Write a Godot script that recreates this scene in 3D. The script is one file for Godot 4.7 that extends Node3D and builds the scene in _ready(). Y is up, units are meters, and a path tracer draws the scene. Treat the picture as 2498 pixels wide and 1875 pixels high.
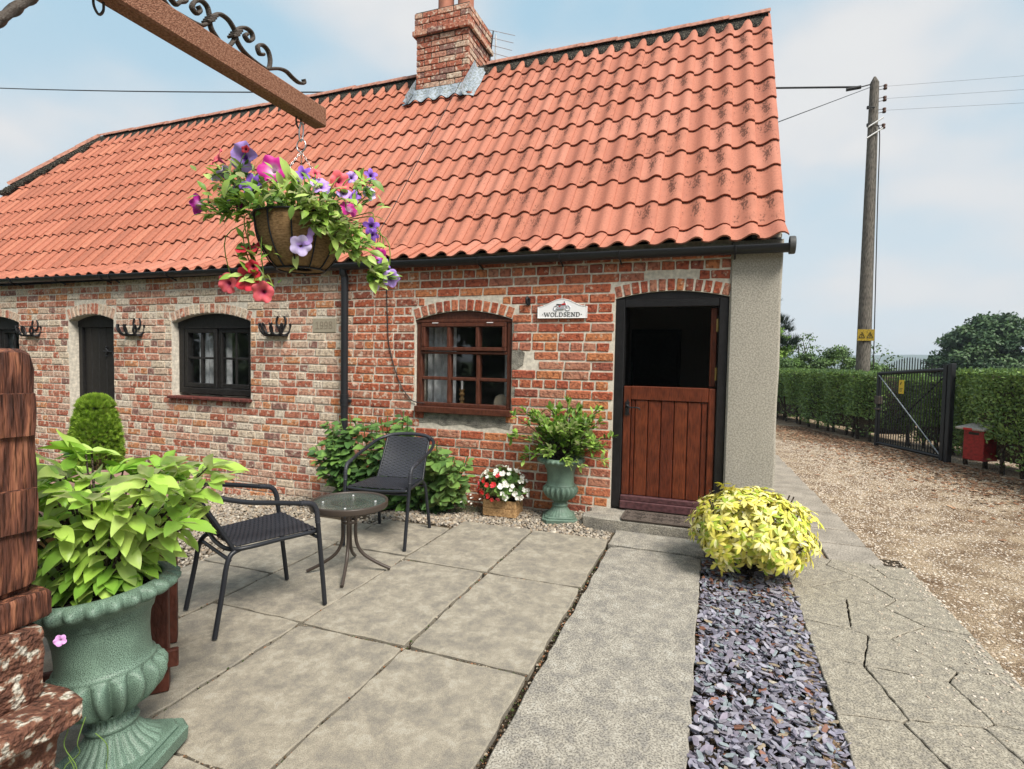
extends Node3D
# ---------------------------------------------------------------- camera, sky, sun (all set first in _ready)
const EYE := Vector3(0, 1.35, 4.6)
var rng := RandomNumberGenerator.new()
var M := {}
var T := {}
var taken := {}

class MB:
	var v := PackedVector3Array()
	var n := PackedVector3Array()
	var t := PackedVector2Array()
	var c := PackedColorArray()
	var i := PackedInt32Array()
	var col := Color(1, 1, 1)
	func vert(p: Vector3, nn: Vector3, uv := Vector2.ZERO) -> int:
		v.append(p); n.append(nn); t.append(uv); c.append(col)
		return v.size() - 1
	func tri(a: Vector3, b: Vector3, d: Vector3) -> void:
		var nn := (b - a).cross(d - a).normalized()
		var k := vert(a, nn); vert(b, nn); vert(d, nn)
		i.append_array(PackedInt32Array([k, k + 2, k + 1]))
	func quad(a: Vector3, b: Vector3, d: Vector3, e: Vector3) -> void:
		var nn := (d - a).cross(e - b).normalized()
		var k := vert(a, nn, Vector2(0, 0)); vert(b, nn, Vector2(1, 0)); vert(d, nn, Vector2(1, 1)); vert(e, nn, Vector2(0, 1))
		i.append_array(PackedInt32Array([k, k + 2, k + 1, k, k + 3, k + 2]))
	func oquad(a: Vector3, b: Vector3, d: Vector3, e: Vector3, ctr: Vector3) -> void:
		if (d - a).cross(e - b).dot((a + b + d + e) / 4.0 - ctr) < 0: quad(e, d, b, a)
		else: quad(a, b, d, e)
	func otri(a: Vector3, b: Vector3, d: Vector3, ctr: Vector3) -> void:
		if (b - a).cross(d - a).dot((a + b + d) / 3.0 - ctr) < 0: tri(a, d, b)
		else: tri(a, b, d)
	# box with chamfered edges, centred on xf
	func box(xf: Transform3D, s: Vector3, bev := 0.0) -> void:
		var h := s * 0.5
		var b: float = min(bev, min(h.x, min(h.y, h.z)) * 0.45)
		var o := xf.origin
		if b <= 0.0:
			b = 0.0
		for ax in 3:
			var u := (ax + 1) % 3
			var w := (ax + 2) % 3
			for sg in [-1.0, 1.0]:
				var q := []
				for k in [[-1, -1], [1, -1], [1, 1], [-1, 1]]:
					var p := Vector3.ZERO
					p[ax] = sg * h[ax]; p[u] = k[0] * (h[u] - b); p[w] = k[1] * (h[w] - b)
					q.append(xf * p)
				oquad(q[0], q[1], q[2], q[3], o)
			if b > 0.0:
				for su in [-1.0, 1.0]:
					for sw in [-1.0, 1.0]:
						var p1 := Vector3.ZERO; var p2 := Vector3.ZERO; var p3 := Vector3.ZERO; var p4 := Vector3.ZERO
						var l: float = h[ax] - b
						p1[ax] = -l; p2[ax] = l; p3[ax] = l; p4[ax] = -l
						p1[u] = su * h[u]; p2[u] = su * h[u]; p3[u] = su * (h[u] - b); p4[u] = su * (h[u] - b)
						p1[w] = sw * (h[w] - b); p2[w] = sw * (h[w] - b); p3[w] = sw * h[w]; p4[w] = sw * h[w]
						oquad(xf * p1, xf * p2, xf * p3, xf * p4, o)
		if b > 0.0:
			for sx in [-1.0, 1.0]:
				for sy in [-1.0, 1.0]:
					for sz in [-1.0, 1.0]:
						var g := Vector3(sx, sy, sz)
						otri(xf * (g * Vector3(h.x, h.y - b, h.z - b)), xf * (g * Vector3(h.x - b, h.y, h.z - b)), xf * (g * Vector3(h.x - b, h.y - b, h.z)), o)
	func bx(x0: float, x1: float, y0: float, y1: float, z0: float, z1: float, bev := 0.0) -> void:
		box(Transform3D(Basis(), Vector3((x0 + x1) / 2, (y0 + y1) / 2, (z0 + z1) / 2)), Vector3(x1 - x0, y1 - y0, z1 - z0), bev)
	# smooth sheet through a grid of points; rows of equal length
	func grid(P: Array, close_u := false, close_v := false, flip := false, uvs := Vector2(1, 1)) -> void:
		var R := P.size(); var C: int = P[0].size()
		var k0 := v.size()
		for r in R:
			for q in C:
				var ua: Vector3 = P[r][(q + 1) % C if close_u else min(q + 1, C - 1)]
				var ub: Vector3 = P[r][(q - 1 + C) % C if close_u else max(q - 1, 0)]
				var va: Vector3 = P[(r + 1) % R if close_v else min(r + 1, R - 1)][q]
				var vb: Vector3 = P[(r - 1 + R) % R if close_v else max(r - 1, 0)][q]
				var nn := (ua - ub).cross(va - vb)
				if nn.length_squared() < 1e-16:
					nn = (P[r][(q + 1) % C] - P[r][q]).cross(P[max(r - 1, 0) if r > 0 else 1][q] - P[r][q]) * (1.0 if r == 0 else -1.0)
					if nn.length_squared() < 1e-16: nn = Vector3.UP
				nn = nn.normalized()
				vert(P[r][q], -nn if flip else nn, Vector2(float(q) / max(C - 1, 1) * uvs.x, float(r) / max(R - 1, 1) * uvs.y))
		for r in (R if close_v else R - 1):
			for q in (C if close_u else C - 1):
				var a := k0 + r * C + q
				var b := k0 + r * C + (q + 1) % C
				var d := k0 + ((r + 1) % R) * C + (q + 1) % C
				var e := k0 + ((r + 1) % R) * C + q
				if flip: i.append_array(PackedInt32Array([a, b, d, a, d, e]))
				else: i.append_array(PackedInt32Array([a, d, b, a, e, d]))
	# round bar along a path; r is a number or a list
	func tube(pts: Array, r, sides := 8, cap := true, flat := 1.0, upv := Vector3.ZERO) -> void:
		var P := []
		var up := Vector3.UP if upv == Vector3.ZERO else upv
		var prev := Vector3.ZERO
		for k in pts.size():
			var d: Vector3 = (pts[min(k + 1, pts.size() - 1)] - pts[max(k - 1, 0)]).normalized()
			var a: Vector3
			if upv != Vector3.ZERO: a = (upv - d * upv.dot(d)).normalized()
			elif prev == Vector3.ZERO:
				a = up.cross(d)
				if a.length() < 0.05: a = Vector3.RIGHT.cross(d)
				a = a.normalized()
			else: a = (prev - d * prev.dot(d)).normalized()
			prev = a
			var b := d.cross(a)
			var rr: float = r[k] if r is Array or r is PackedFloat32Array else r
			var ring := PackedVector3Array()
			for s in sides:
				var an := TAU * s / sides
				ring.append(pts[k] + a * cos(an) * rr * flat + b * sin(an) * rr)
			P.append(ring)
		grid(P, true)
		if cap:
			for e in [0, pts.size() - 1]:
				var ctr: Vector3 = pts[e]
				var inn: Vector3 = pts[1] if e == 0 else pts[e - 1]
				for s in sides: otri(ctr, P[e][s], P[e][(s + 1) % sides], inn)
	# turned shape: profile of (radius, height); flutes bulge it by amp per row
	func lathe(prof: Array, seg: int, xf := Transform3D(), flutes := 0, amp := []) -> void:
		var P := []
		for k in prof.size():
			var ring := PackedVector3Array()
			for s in seg:
				var an := TAU * s / seg
				var rr: float = prof[k].x
				if flutes > 0: rr += amp[k] * (absf(cos(an * flutes / 2.0)) - 0.6)
				ring.append(xf * Vector3(cos(an) * rr, prof[k].y, -sin(an) * rr))
			P.append(ring)
		grid(P, true)
	# flat outline (x, y) pushed out from z0 to z1
	func slab(poly: PackedVector2Array, z0: float, z1: float, xf := Transform3D(), bev := 0.0) -> void:
		if Geometry2D.is_polygon_clockwise(poly):
			poly = poly.duplicate(); poly.reverse()
		var inner := poly
		if bev > 0.0:
			inner = PackedVector2Array()
			var m := poly.size()
			for k in m:
				var d1 := (poly[k] - poly[(k - 1 + m) % m]).normalized()
				var d2 := (poly[(k + 1) % m] - poly[k]).normalized()
				var nr := (d1 + d2).orthogonal()
				inner.append(poly[k] - nr.normalized() * bev)
		var ix := Geometry2D.triangulate_polygon(inner)
		for k in range(0, ix.size(), 3):
			var a := inner[ix[k]]; var b := inner[ix[k + 1]]; var d := inner[ix[k + 2]]
			if (b - a).cross(d - a) < 0:
				var w := b; b = d; d = w
			tri(xf * Vector3(a.x, a.y, z1), xf * Vector3(b.x, b.y, z1), xf * Vector3(d.x, d.y, z1))
			tri(xf * Vector3(a.x, a.y, z0), xf * Vector3(d.x, d.y, z0), xf * Vector3(b.x, b.y, z0))
		var m2 := poly.size()
		for k in m2:
			var a := poly[k]; var b := poly[(k + 1) % m2]
			var ia := inner[k]; var ib := inner[(k + 1) % m2]
			quad(xf * Vector3(ia.x, ia.y, z0), xf * Vector3(ib.x, ib.y, z0), xf * Vector3(b.x, b.y, z1 - bev), xf * Vector3(a.x, a.y, z1 - bev))
			if bev > 0.0: quad(xf * Vector3(a.x, a.y, z1 - bev), xf * Vector3(b.x, b.y, z1 - bev), xf * Vector3(ib.x, ib.y, z1), xf * Vector3(ia.x, ia.y, z1))
	func add(o: MB, xf: Transform3D, tint := Color(1, 1, 1)) -> void:
		var k := v.size()
		var nb := xf.basis.inverse().transposed()
		for q in o.v.size():
			v.append(xf * o.v[q]); n.append((nb * o.n[q]).normalized()); t.append(o.t[q]); c.append(o.c[q] * tint)
		for q in o.i: i.append(q + k)
	func mesh() -> ArrayMesh:
		var a := []
		a.resize(Mesh.ARRAY_MAX)
		a[Mesh.ARRAY_VERTEX] = v; a[Mesh.ARRAY_NORMAL] = n; a[Mesh.ARRAY_TEX_UV] = t; a[Mesh.ARRAY_COLOR] = c; a[Mesh.ARRAY_INDEX] = i
		var m := ArrayMesh.new()
		m.add_surface_from_arrays(Mesh.PRIMITIVE_TRIANGLES, a)
		return m

# ---------------------------------------------------------------- nodes
func numbered(called: String) -> String:
	if not taken.has(called):
		taken[called] = 0
		return called
	taken[called] += 1
	return "%s_%03d" % [called, taken[called]]
func obj(called: String, m, mat: Material, parent: Node = self, xf := Transform3D()) -> MeshInstance3D:
	var o := MeshInstance3D.new()
	o.mesh = m.mesh() if m is MB else m
	o.material_override = mat
	o.transform = xf
	o.name = numbered(called) if parent == self else called
	parent.add_child(o, true)
	return o
func tag(o: Node, label: String, category: String, group := "") -> Node:
	o.set_meta("label", label); o.set_meta("category", category)
	if group: o.set_meta("group", group)
	return o
func thing(called: String, at: Vector3, turn: float, label: String, category: String, group := "") -> Node3D:
	var o := Node3D.new()
	o.name = numbered(called); add_child(o)
	o.position = at; o.rotation.y = turn
	tag(o, label, category, group)
	return o
func struct(called: String, m, mat: Material, parent: Node = self) -> MeshInstance3D:
	var o := obj(called, m, mat, parent)
	if parent == self: o.set_meta("kind", "structure")
	return o
func part(called: String, parent: Node) -> Node3D:
	var o := Node3D.new()
	o.name = called
	parent.add_child(o, true)
	return o
func scatter(called: String, m, mat: Material, xs: Array, cols: Array, parent: Node = self, stuff := true) -> MultiMeshInstance3D:
	var mm := MultiMesh.new()
	mm.transform_format = MultiMesh.TRANSFORM_3D
	mm.use_colors = true
	mm.mesh = m.mesh() if m is MB else m
	mm.instance_count = xs.size()
	var b := PackedFloat32Array()
	b.resize(xs.size() * 16)
	for k in xs.size():
		var x: Transform3D = xs[k]
		var q := k * 16
		b[q] = x.basis.x.x; b[q + 1] = x.basis.y.x; b[q + 2] = x.basis.z.x; b[q + 3] = x.origin.x
		b[q + 4] = x.basis.x.y; b[q + 5] = x.basis.y.y; b[q + 6] = x.basis.z.y; b[q + 7] = x.origin.y
		b[q + 8] = x.basis.x.z; b[q + 9] = x.basis.y.z; b[q + 10] = x.basis.z.z; b[q + 11] = x.origin.z
		var cc: Color = cols[k]
		b[q + 12] = cc.r; b[q + 13] = cc.g; b[q + 14] = cc.b; b[q + 15] = 1.0
	mm.buffer = b
	var o := MultiMeshInstance3D.new()
	o.multimesh = mm
	o.material_override = mat
	o.name = numbered(called) if parent == self else called
	parent.add_child(o, true)
	if stuff: o.set_meta("kind", "stuff")
	return o
func rf(a: float, b: float) -> float: return rng.randf_range(a, b)
func pick(a: Array): return a[rng.randi() % a.size()]
func rvec() -> Vector3:
	var p := Vector3(rf(-1, 1), rf(-1, 1), rf(-1, 1))
	while p.length() > 1.0 or p.length() < 0.05: p = Vector3(rf(-1, 1), rf(-1, 1), rf(-1, 1))
	return p
# basis whose -z... no: whose y axis is d, turned at random about it
func along(d: Vector3, spin: float) -> Basis:
	var y := d.normalized()
	var x := y.cross(Vector3(0.13, 0.31, 0.94)).normalized()
	var z := x.cross(y)
	return Basis(x, y, z) * Basis(Vector3.UP, spin)
func smooth(pts: Array, per := 6) -> Array:
	var o := []
	for k in pts.size() - 1:
		var a: Vector3 = pts[max(k - 1, 0)]; var b: Vector3 = pts[k]; var c: Vector3 = pts[k + 1]; var d: Vector3 = pts[min(k + 2, pts.size() - 1)]
		for s in per: o.append(b.cubic_interpolate(c, a, d, float(s) / per))
	o.append(pts[-1])
	return o

# ---------------------------------------------------------------- textures and materials
func lin(r: float, g: float, b: float) -> Color: return Color(r, g, b).linear_to_srgb()
func s8(r: float, g: float, b: float) -> Color: return Color(r / 255.0, g / 255.0, b / 255.0)
func ramp(stops: Array) -> Gradient:
	var g := Gradient.new()
	var offs := PackedFloat32Array(); var cols := PackedColorArray()
	for s in stops:
		offs.append(s[0]); cols.append(s[1] if s[1] is Color else Color(s[1], s[1], s[1]))
	g.offsets = offs; g.colors = cols
	return g
func ntex(sd: int, freq: float, oct: int, stops: Array, size := 512, kind := FastNoiseLite.TYPE_SIMPLEX_SMOOTH, warp := 0.0, gain := 0.5) -> NoiseTexture2D:
	var f := FastNoiseLite.new()
	f.seed = sd; f.frequency = freq; f.noise_type = kind
	f.fractal_type = FastNoiseLite.FRACTAL_FBM if oct > 1 else FastNoiseLite.FRACTAL_NONE
	f.fractal_octaves = oct; f.fractal_gain = gain
	if warp > 0.0:
		f.domain_warp_enabled = true; f.domain_warp_amplitude = warp; f.domain_warp_frequency = freq * 1.5
	var x := NoiseTexture2D.new()
	x.width = size; x.height = size; x.seamless = true; x.generate_mipmaps = false
	x.noise = f
	x.color_ramp = ramp(stops)
	return x
# base colour in linear values; tex multiplies it; both laid by world position
func mat(c: Color, rough := 0.85, tex: Texture2D = null, sc := 1.0, bump: Texture2D = null, depth := 0.0, wide: Texture2D = null, wsc := 1.0, world := true, stretch := Vector3.ONE) -> StandardMaterial3D:
	var m := StandardMaterial3D.new()
	m.albedo_color = c.linear_to_srgb()
	m.roughness = rough
	m.metallic_specular = 0.4
	if tex or bump:
		m.uv1_triplanar = true; m.uv1_world_triplanar = world; m.uv1_scale = Vector3.ONE * sc * stretch
		m.uv1_triplanar_sharpness = 4.0
	if tex: m.albedo_texture = tex
	if bump:
		m.heightmap_enabled = true; m.heightmap_texture = bump; m.heightmap_scale = depth
	if wide:
		m.detail_enabled = true; m.detail_albedo = wide; m.detail_blend_mode = BaseMaterial3D.BLEND_MODE_MUL
		m.detail_uv_layer = BaseMaterial3D.DETAIL_UV_2
		m.uv2_triplanar = true; m.uv2_world_triplanar = world; m.uv2_scale = Vector3.ONE * wsc
	return m
func leafmat(c: Color, rough := 0.45, back := 0.5, vc := false) -> StandardMaterial3D:
	var m := StandardMaterial3D.new()
	m.albedo_color = c.linear_to_srgb()
	m.roughness = rough
	m.metallic_specular = 0.4
	m.vertex_color_use_as_albedo = vc
	m.backlight_enabled = true
	m.backlight = Color(back, back, back * 0.55).linear_to_srgb()
	return m
func g(x: float) -> Color: return Color(x, x, x)
func lichen_tile(k: int) -> ImageTexture:
	var im := Image.create(64, 128, false, Image.FORMAT_RGB8)
	var f := FastNoiseLite.new()
	f.seed = 300 + k; f.frequency = 0.11; f.fractal_octaves = 3
	var w := FastNoiseLite.new()
	w.seed = 400 + k; w.frequency = 0.02; w.fractal_octaves = 3
	rng.seed = 500 + k
	var c := Vector2(rf(0.42, 0.62), rf(0.35, 0.62))
	var c2 := Vector2(rf(0.2, 0.7), rf(0.2, 0.8))
	for y in 128:
		for x in 64:
			var p := Vector2(x / 64.0, y / 128.0)
			var m := 0.62 * exp(-((p - c) * Vector2(1.6, 1.0)).length_squared() * 16.0) + 0.35 * exp(-((p - c2) * Vector2(1.6, 1.0)).length_squared() * 30.0) + w.get_noise_2d(x * 2.0, y * 0.6) * 0.35
			var n := f.get_noise_2d(x * 1.6, y * 0.6) + rf(-0.12, 0.12)
			var d := smoothstep(0.2, 0.65, m + n * 0.75 - 0.08)
			var b := 0.92 + 0.06 * w.get_noise_2d(x, y) + rf(-0.03, 0.03)
			im.set_pixel(x, y, Color(b, b, b).lerp(Color(0.46, 0.45, 0.44), d * 0.8))
	return ImageTexture.create_from_image(im)
func make_materials() -> void:
	T.grain = ntex(1, 0.09, 3, [[0.0, 0.62], [0.5, 0.86], [1.0, 1.0]])
	T.mottle = ntex(2, 0.02, 4, [[0.0, 0.55], [0.45, 0.82], [1.0, 1.0]])
	T.soft = ntex(3, 0.012, 3, [[0.0, 0.78], [1.0, 1.0]])
	T.bump = ntex(4, 0.06, 4, [[0.0, 0.0], [1.0, 1.0]])
	T.fine = ntex(5, 0.2, 2, [[0.0, 0.0], [1.0, 1.0]])
	T.brick = ntex(6, 0.03, 4, [[0.0, Color(0.5, 0.47, 0.48)], [0.28, Color(0.78, 0.75, 0.74)], [0.5, Color(0.94, 0.94, 0.93)], [0.72, Color(1, 0.98, 0.95)], [1.0, Color(1, 1, 1)]], 512, FastNoiseLite.TYPE_SIMPLEX_SMOOTH, 12.0)
	T.salt = ntex(7, 0.02, 4, [[0.0, Color(0.86, 0.8, 0.72, 0)], [0.60, Color(0.86, 0.8, 0.72, 0)], [0.74, Color(0.84, 0.79, 0.71, 0.55)], [1.0, Color(0.9, 0.86, 0.8, 0.8)]], 512, FastNoiseLite.TYPE_SIMPLEX_SMOOTH, 20.0)
	T.salt2 = ntex(27, 0.02, 4, [[0.0, Color(0.8, 0.72, 0.62, 0)], [0.74, Color(0.8, 0.72, 0.62, 0)], [0.85, Color(0.8, 0.74, 0.66, 0.4)], [1.0, Color(0.85, 0.8, 0.72, 0.6)]])
	T.slab = ntex(8, 0.22, 3, [[0.0, Color(0.70, 0.68, 0.65)], [0.35, Color(0.85, 0.83, 0.80)], [0.6, Color(0.93, 0.92, 0.89)], [0.8, Color(0.98, 0.96, 0.91)], [1.0, Color(1, 1, 0.97)]])
	T.slabw = ntex(9, 0.010, 8, [[0.0, Color(0.72, 0.72, 0.71)], [0.32, Color(0.83, 0.825, 0.815)], [0.5, Color(0.90, 0.89, 0.86)], [0.66, Color(0.97, 0.96, 0.93)], [0.74, Color(1, 1, 0.98)], [1.0, Color(1, 1, 1)]], 1024, FastNoiseLite.TYPE_SIMPLEX, 0.0, 0.78)
	T.spots = ntex(10, 0.05, 6, [[0.0, 0.3], [0.25, 0.55], [0.40, 0.80], [0.62, 0.95], [1.0, 1.0]], 1024, FastNoiseLite.TYPE_SIMPLEX, 0.0, 0.75)
	T.lichen = ntex(11, 0.035, 6, [[0.0, Color(0.16, 0.16, 0.15)], [0.18, Color(0.36, 0.34, 0.32)], [0.27, Color(0.62, 0.58, 0.55)], [0.36, Color(0.95, 0.94, 0.93)], [0.44, Color(1, 1, 1)], [1.0, Color(1, 1, 1)]], 512, FastNoiseLite.TYPE_SIMPLEX_SMOOTH, 10.0)
	T.tile = ntex(12, 0.05, 4, [[0.0, Color(0.72, 0.68, 0.66)], [0.3, Color(0.9, 0.9, 0.9)], [1.0, Color(1, 1, 1)]])
	T.wood = ntex(13, 0.03, 5, [[0.0, Color(0.58, 0.54, 0.52)], [0.45, Color(0.84, 0.81, 0.78)], [1.0, Color(1, 1, 1)]])
	T.render = ntex(14, 0.03, 7, [[0.0, 0.52], [0.3, 0.76], [0.5, 0.86], [0.66, 0.93], [0.74, 1.0], [1.0, 1.0]], 1024, FastNoiseLite.TYPE_SIMPLEX, 0.0, 0.8)
	T.patina = ntex(15, 0.28, 3, [[0.0, Color(0.12, 0.15, 0.13)], [0.32, Color(0.3, 0.36, 0.32)], [0.46, Color(0.85, 0.92, 0.88)], [1.0, Color(1, 1, 1)]])
	T.rust = ntex(16, 0.09, 5, [[0.0, Color(0.68, 0.6, 0.56)], [0.4, Color(0.86, 0.8, 0.76)], [0.72, Color(1, 1, 1)], [0.8, Color(1, 0.98, 0.95)], [1.0, Color(1, 1, 1)]])
	T.timber = ntex(28, 0.03, 5, [[0.0, Color(0.28, 0.25, 0.25)], [0.4, Color(0.6, 0.55, 0.53)], [0.62, Color(0.85, 0.8, 0.75)], [0.75, Color(1, 0.98, 0.9)], [1.0, Color(1, 1, 1)]], 512, FastNoiseLite.TYPE_SIMPLEX_SMOOTH, 14.0)
	T.bark = ntex(17, 0.03, 4, [[0.0, 0.35], [0.5, 0.75], [1.0, 1.0]])
	T.stonel = ntex(18, 0.022, 6, [[0.0, Color(0.34, 0.23, 0.19)], [0.42, Color(0.5, 0.34, 0.28)], [0.58, Color(0.6, 0.43, 0.35)], [0.66, Color(0.74, 0.70, 0.64)], [0.8, Color(0.95, 0.94, 0.9)], [1.0, Color(0.7, 0.7, 0.6)]], 512, FastNoiseLite.TYPE_SIMPLEX_SMOOTH, 15.0)
	T.drive = ntex(19, 0.10, 5, [[0.0, Color(0.5, 0.45, 0.40)], [0.35, Color(0.7, 0.65, 0.58)], [0.6, Color(0.85, 0.8, 0.72)], [0.8, Color(1, 0.97, 0.9)], [1.0, Color(1, 1, 1)]])
	T.drivew = ntex(20, 0.012, 4, [[0.0, Color(0.66, 0.59, 0.53)], [0.45, Color(0.85, 0.81, 0.77)], [0.7, Color(1, 0.98, 0.95)], [1.0, Color(1, 1, 1)]])
	T.ripple = ntex(21, 0.1, 2, [[0.0, 0.0], [1.0, 1.0]])
	T.mat = ntex(22, 0.25, 2, [[0.0, 0.4], [1.0, 1.0]])
	T.lead = ntex(23, 0.03, 4, [[0.0, Color(0.6, 0.58, 0.42)], [0.4, Color(0.8, 0.82, 0.8)], [0.6, Color(0.95, 0.98, 1)], [1.0, Color(1, 1, 1)]])
	T.ridge = ntex(24, 0.06, 4, [[0.0, Color(0.1, 0.1, 0.09)], [0.55, Color(0.2, 0.19, 0.17)], [0.72, Color(0.55, 0.52, 0.45)], [1.0, Color(0.9, 0.88, 0.8)]])
	# brick tones
	var red := [[0.33, 0.088, 0.045], [0.37, 0.115, 0.06], [0.29, 0.075, 0.042], [0.40, 0.14, 0.075], [0.34, 0.13, 0.085], [0.24, 0.075, 0.05], [0.36, 0.165, 0.11], [0.42, 0.16, 0.07]]
	var old := [[0.38, 0.15, 0.10], [0.35, 0.12, 0.075], [0.46, 0.25, 0.18], [0.47, 0.36, 0.28], [0.50, 0.42, 0.33], [0.23, 0.125, 0.105], [0.44, 0.20, 0.10], [0.53, 0.47, 0.39], [0.44, 0.29, 0.22], [0.33, 0.11, 0.07], [0.42, 0.21, 0.15]]
	M.red = []
	M.redtones = red
	for q in red: M.red.append(mat(Color(q[0], q[1], q[2]) * 1.25, 0.9, T.brick, 1.5, T.bump, 0.5, T.salt2, 1.3))
	M.old = old
	for m in M.red: m.detail_blend_mode = BaseMaterial3D.BLEND_MODE_MIX
	M.oldmix = mat(Color(1.25, 1.25, 1.25), 0.92, T.brick, 1.6, T.bump, 0.5, T.salt, 1.2)
	M.oldmix.detail_blend_mode = BaseMaterial3D.BLEND_MODE_MIX
	M.oldmix.vertex_color_use_as_albedo = true
	M.oldset = []
	for q in old:
		var om := mat(Color(q[0], q[1], q[2]) * 1.25, 0.92, T.brick, 1.6, T.bump, 0.5, T.salt, 1.2)
		om.detail_blend_mode = BaseMaterial3D.BLEND_MODE_MIX
		M.oldset.append(om)
	M.mortar = mat(Color(0.80, 0.735, 0.62), 0.95, T.soft, 3.0, T.fine, 0.2)
	M.stone = mat(Color(0.5, 0.44, 0.33), 0.9, T.grain, 3.0, T.fine, 0.2)
	M.render = mat(Color(0.46, 0.43, 0.365), 0.92, T.render, 1.6, T.fine, 0.15)
	M.whitewash = mat(Color(0.6, 0.58, 0.54), 0.9, T.soft, 0.5)
	M.black = mat(Color(0.016, 0.015, 0.016), 0.38, T.soft, 2.0, T.bump, 0.12)
	M.blackold = mat(Color(0.02, 0.018, 0.017), 0.5, T.mottle, 1.5, T.bump, 0.2)
	M.plastic = mat(Color(0.018, 0.019, 0.022), 0.32)
	M.frame = mat(Color(0.115, 0.04, 0.024), 0.42, T.wood, 2.0, T.bump, 0.15, null, 1.0, true, Vector3(1, 0.35, 1))
	M.doorw = []
	for q in [[0.17, 0.042, 0.018], [0.145, 0.034, 0.015], [0.195, 0.05, 0.02]]:
		M.doorw.append(mat(Color(q[0], q[1], q[2]) * 1.2, 0.4, T.wood, 1.8, T.bump, 0.1, T.soft, 1.1, true, Vector3(2.2, 0.3, 2.2)))
	M.plum = mat(Color(0.13, 0.055, 0.06), 0.5, T.mottle, 2.0)
	M.brass = mat(Color(0.6, 0.42, 0.16), 0.35); M.brass.metallic = 1.0
	M.iron = mat(Color(0.02, 0.021, 0.024), 0.45); M.iron.metallic = 0.3
	M.glass = StandardMaterial3D.new()
	M.glass.transparency = BaseMaterial3D.TRANSPARENCY_ALPHA
	M.glass.albedo_color = Color(0.05, 0.06, 0.06, 0.01); M.glass.roughness = 0.02; M.glass.metallic_specular = 0.5
	M.curtain = mat(Color(0.62, 0.66, 0.68), 0.9, T.soft, 2.0)
	M.room = mat(Color(0.32, 0.30, 0.28), 0.95)
	M.white = mat(Color(0.8, 0.8, 0.8), 0.35)
	M.ink = mat(Color(0.012, 0.014, 0.012), 0.5)
	M.redpaint = mat(Color(0.5, 0.02, 0.025), 0.3)
	M.silver = mat(Color(0.55, 0.56, 0.6), 0.35); M.silver.metallic = 0.5
	M.tiles = []; M.tilesl = []
	for q in [[0.49, 0.19, 0.125], [0.46, 0.172, 0.11], [0.52, 0.21, 0.142], [0.44, 0.165, 0.108], [0.48, 0.185, 0.12]]:
		var tm := mat(Color(q[0], q[1], q[2]), 0.8, T.tile, 1.6, T.fine, 0.15)
		M.tiles.append(tm)
		var tl := mat(Color(q[0], q[1], q[2]), 0.82)
		tl.albedo_texture = lichen_tile(M.tilesl.size())
		M.tilesl.append(tl)
	M.tilemix = mat(Color(1, 1, 1), 0.82, T.tile, 0.9, T.fine, 0.15); M.tilemix.vertex_color_use_as_albedo = true
	M.ridge = mat(Color(0.52, 0.25, 0.18), 0.85, T.mottle, 1.2, T.bump, 0.3)
	M.ridgemortar = mat(Color(0.5, 0.5, 0.5), 0.97, T.ridge, 1.5, T.bump, 1.2)
	M.felt = mat(Color(0.03, 0.028, 0.026), 0.95)
	M.lead = mat(Color(0.36, 0.395, 0.44), 0.6, T.lead, 1.6, T.bump, 0.3)
	M.pot = mat(Color(0.5, 0.2, 0.13), 0.8, T.soft, 1.0)
	M.slabs = []
	for q in [[0.36, 0.345, 0.32], [0.30, 0.293, 0.28], [0.39, 0.37, 0.338], [0.275, 0.27, 0.262], [0.335, 0.323, 0.302]]:
		M.slabs.append(mat(Color(q[0], q[1], q[2]) * 1.22, 0.93, T.slab, 1.6, T.fine, 0.15, T.slabw, 0.5))
	for k in M.slabs.size(): M.slabs[k].uv2_offset = Vector3(k * 0.37, 0, k * 0.61)
	M.conc = mat(Color(0.49, 0.465, 0.42), 0.95, T.spots, 1.5, T.bump, 0.25, T.slabw, 0.6)
	M.apron = mat(Color(0.48, 0.445, 0.38), 0.95, T.spots, 1.6, T.bump, 0.3, T.slabw, 1.3)
	M.soil = mat(Color(0.075, 0.06, 0.042), 0.98, T.drive, 2.0, T.bump, 1.5)
	M.path = mat(Color(0.52, 0.47, 0.40), 0.93, T.grain, 1.3, T.bump, 0.3, T.soft, 0.6)
	M.drive = mat(Color(0.56, 0.52, 0.475), 0.96, T.drive, 1.1, T.fine, 1.0, T.drivew, 0.35)
	M.gravelbed = mat(Color(0.25, 0.22, 0.17), 0.97, T.drive, 1.4, T.fine, 2.0)
	M.grass = mat(Color(0.07, 0.11, 0.03), 0.95, T.mottle, 0.3)
	M.pebble = mat(Color(1, 1, 1), 0.85); M.pebble.vertex_color_use_as_albedo = true
	M.slate = mat(Color(1, 1, 1), 0.6, T.soft, 6.0); M.slate.vertex_color_use_as_albedo = true
	M.tube = mat(Color(0.018, 0.02, 0.025), 0.36)
	M.rattan = mat(Color(0.032, 0.034, 0.042), 0.42)
	M.bronze = mat(Color(0.055, 0.042, 0.034), 0.4)
	M.tglass = StandardMaterial3D.new()
	M.tglass.transparency = BaseMaterial3D.TRANSPARENCY_ALPHA
	M.tglass.albedo_color = Color(0.35, 0.45, 0.42, 0.25); M.tglass.roughness = 0.12; M.tglass.metallic_specular = 0.8
	M.tglass.heightmap_enabled = true; M.tglass.heightmap_texture = T.ripple; M.tglass.heightmap_scale = 0.25
	M.tglass.uv1_triplanar = true; M.tglass.uv1_world_triplanar = true; M.tglass.uv1_scale = Vector3(3, 3, 3)
	M.urn = mat(Color(0.30, 0.40, 0.335), 0.5, T.patina, 2.4, T.fine, 0.05, T.soft, 1.5)
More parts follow.
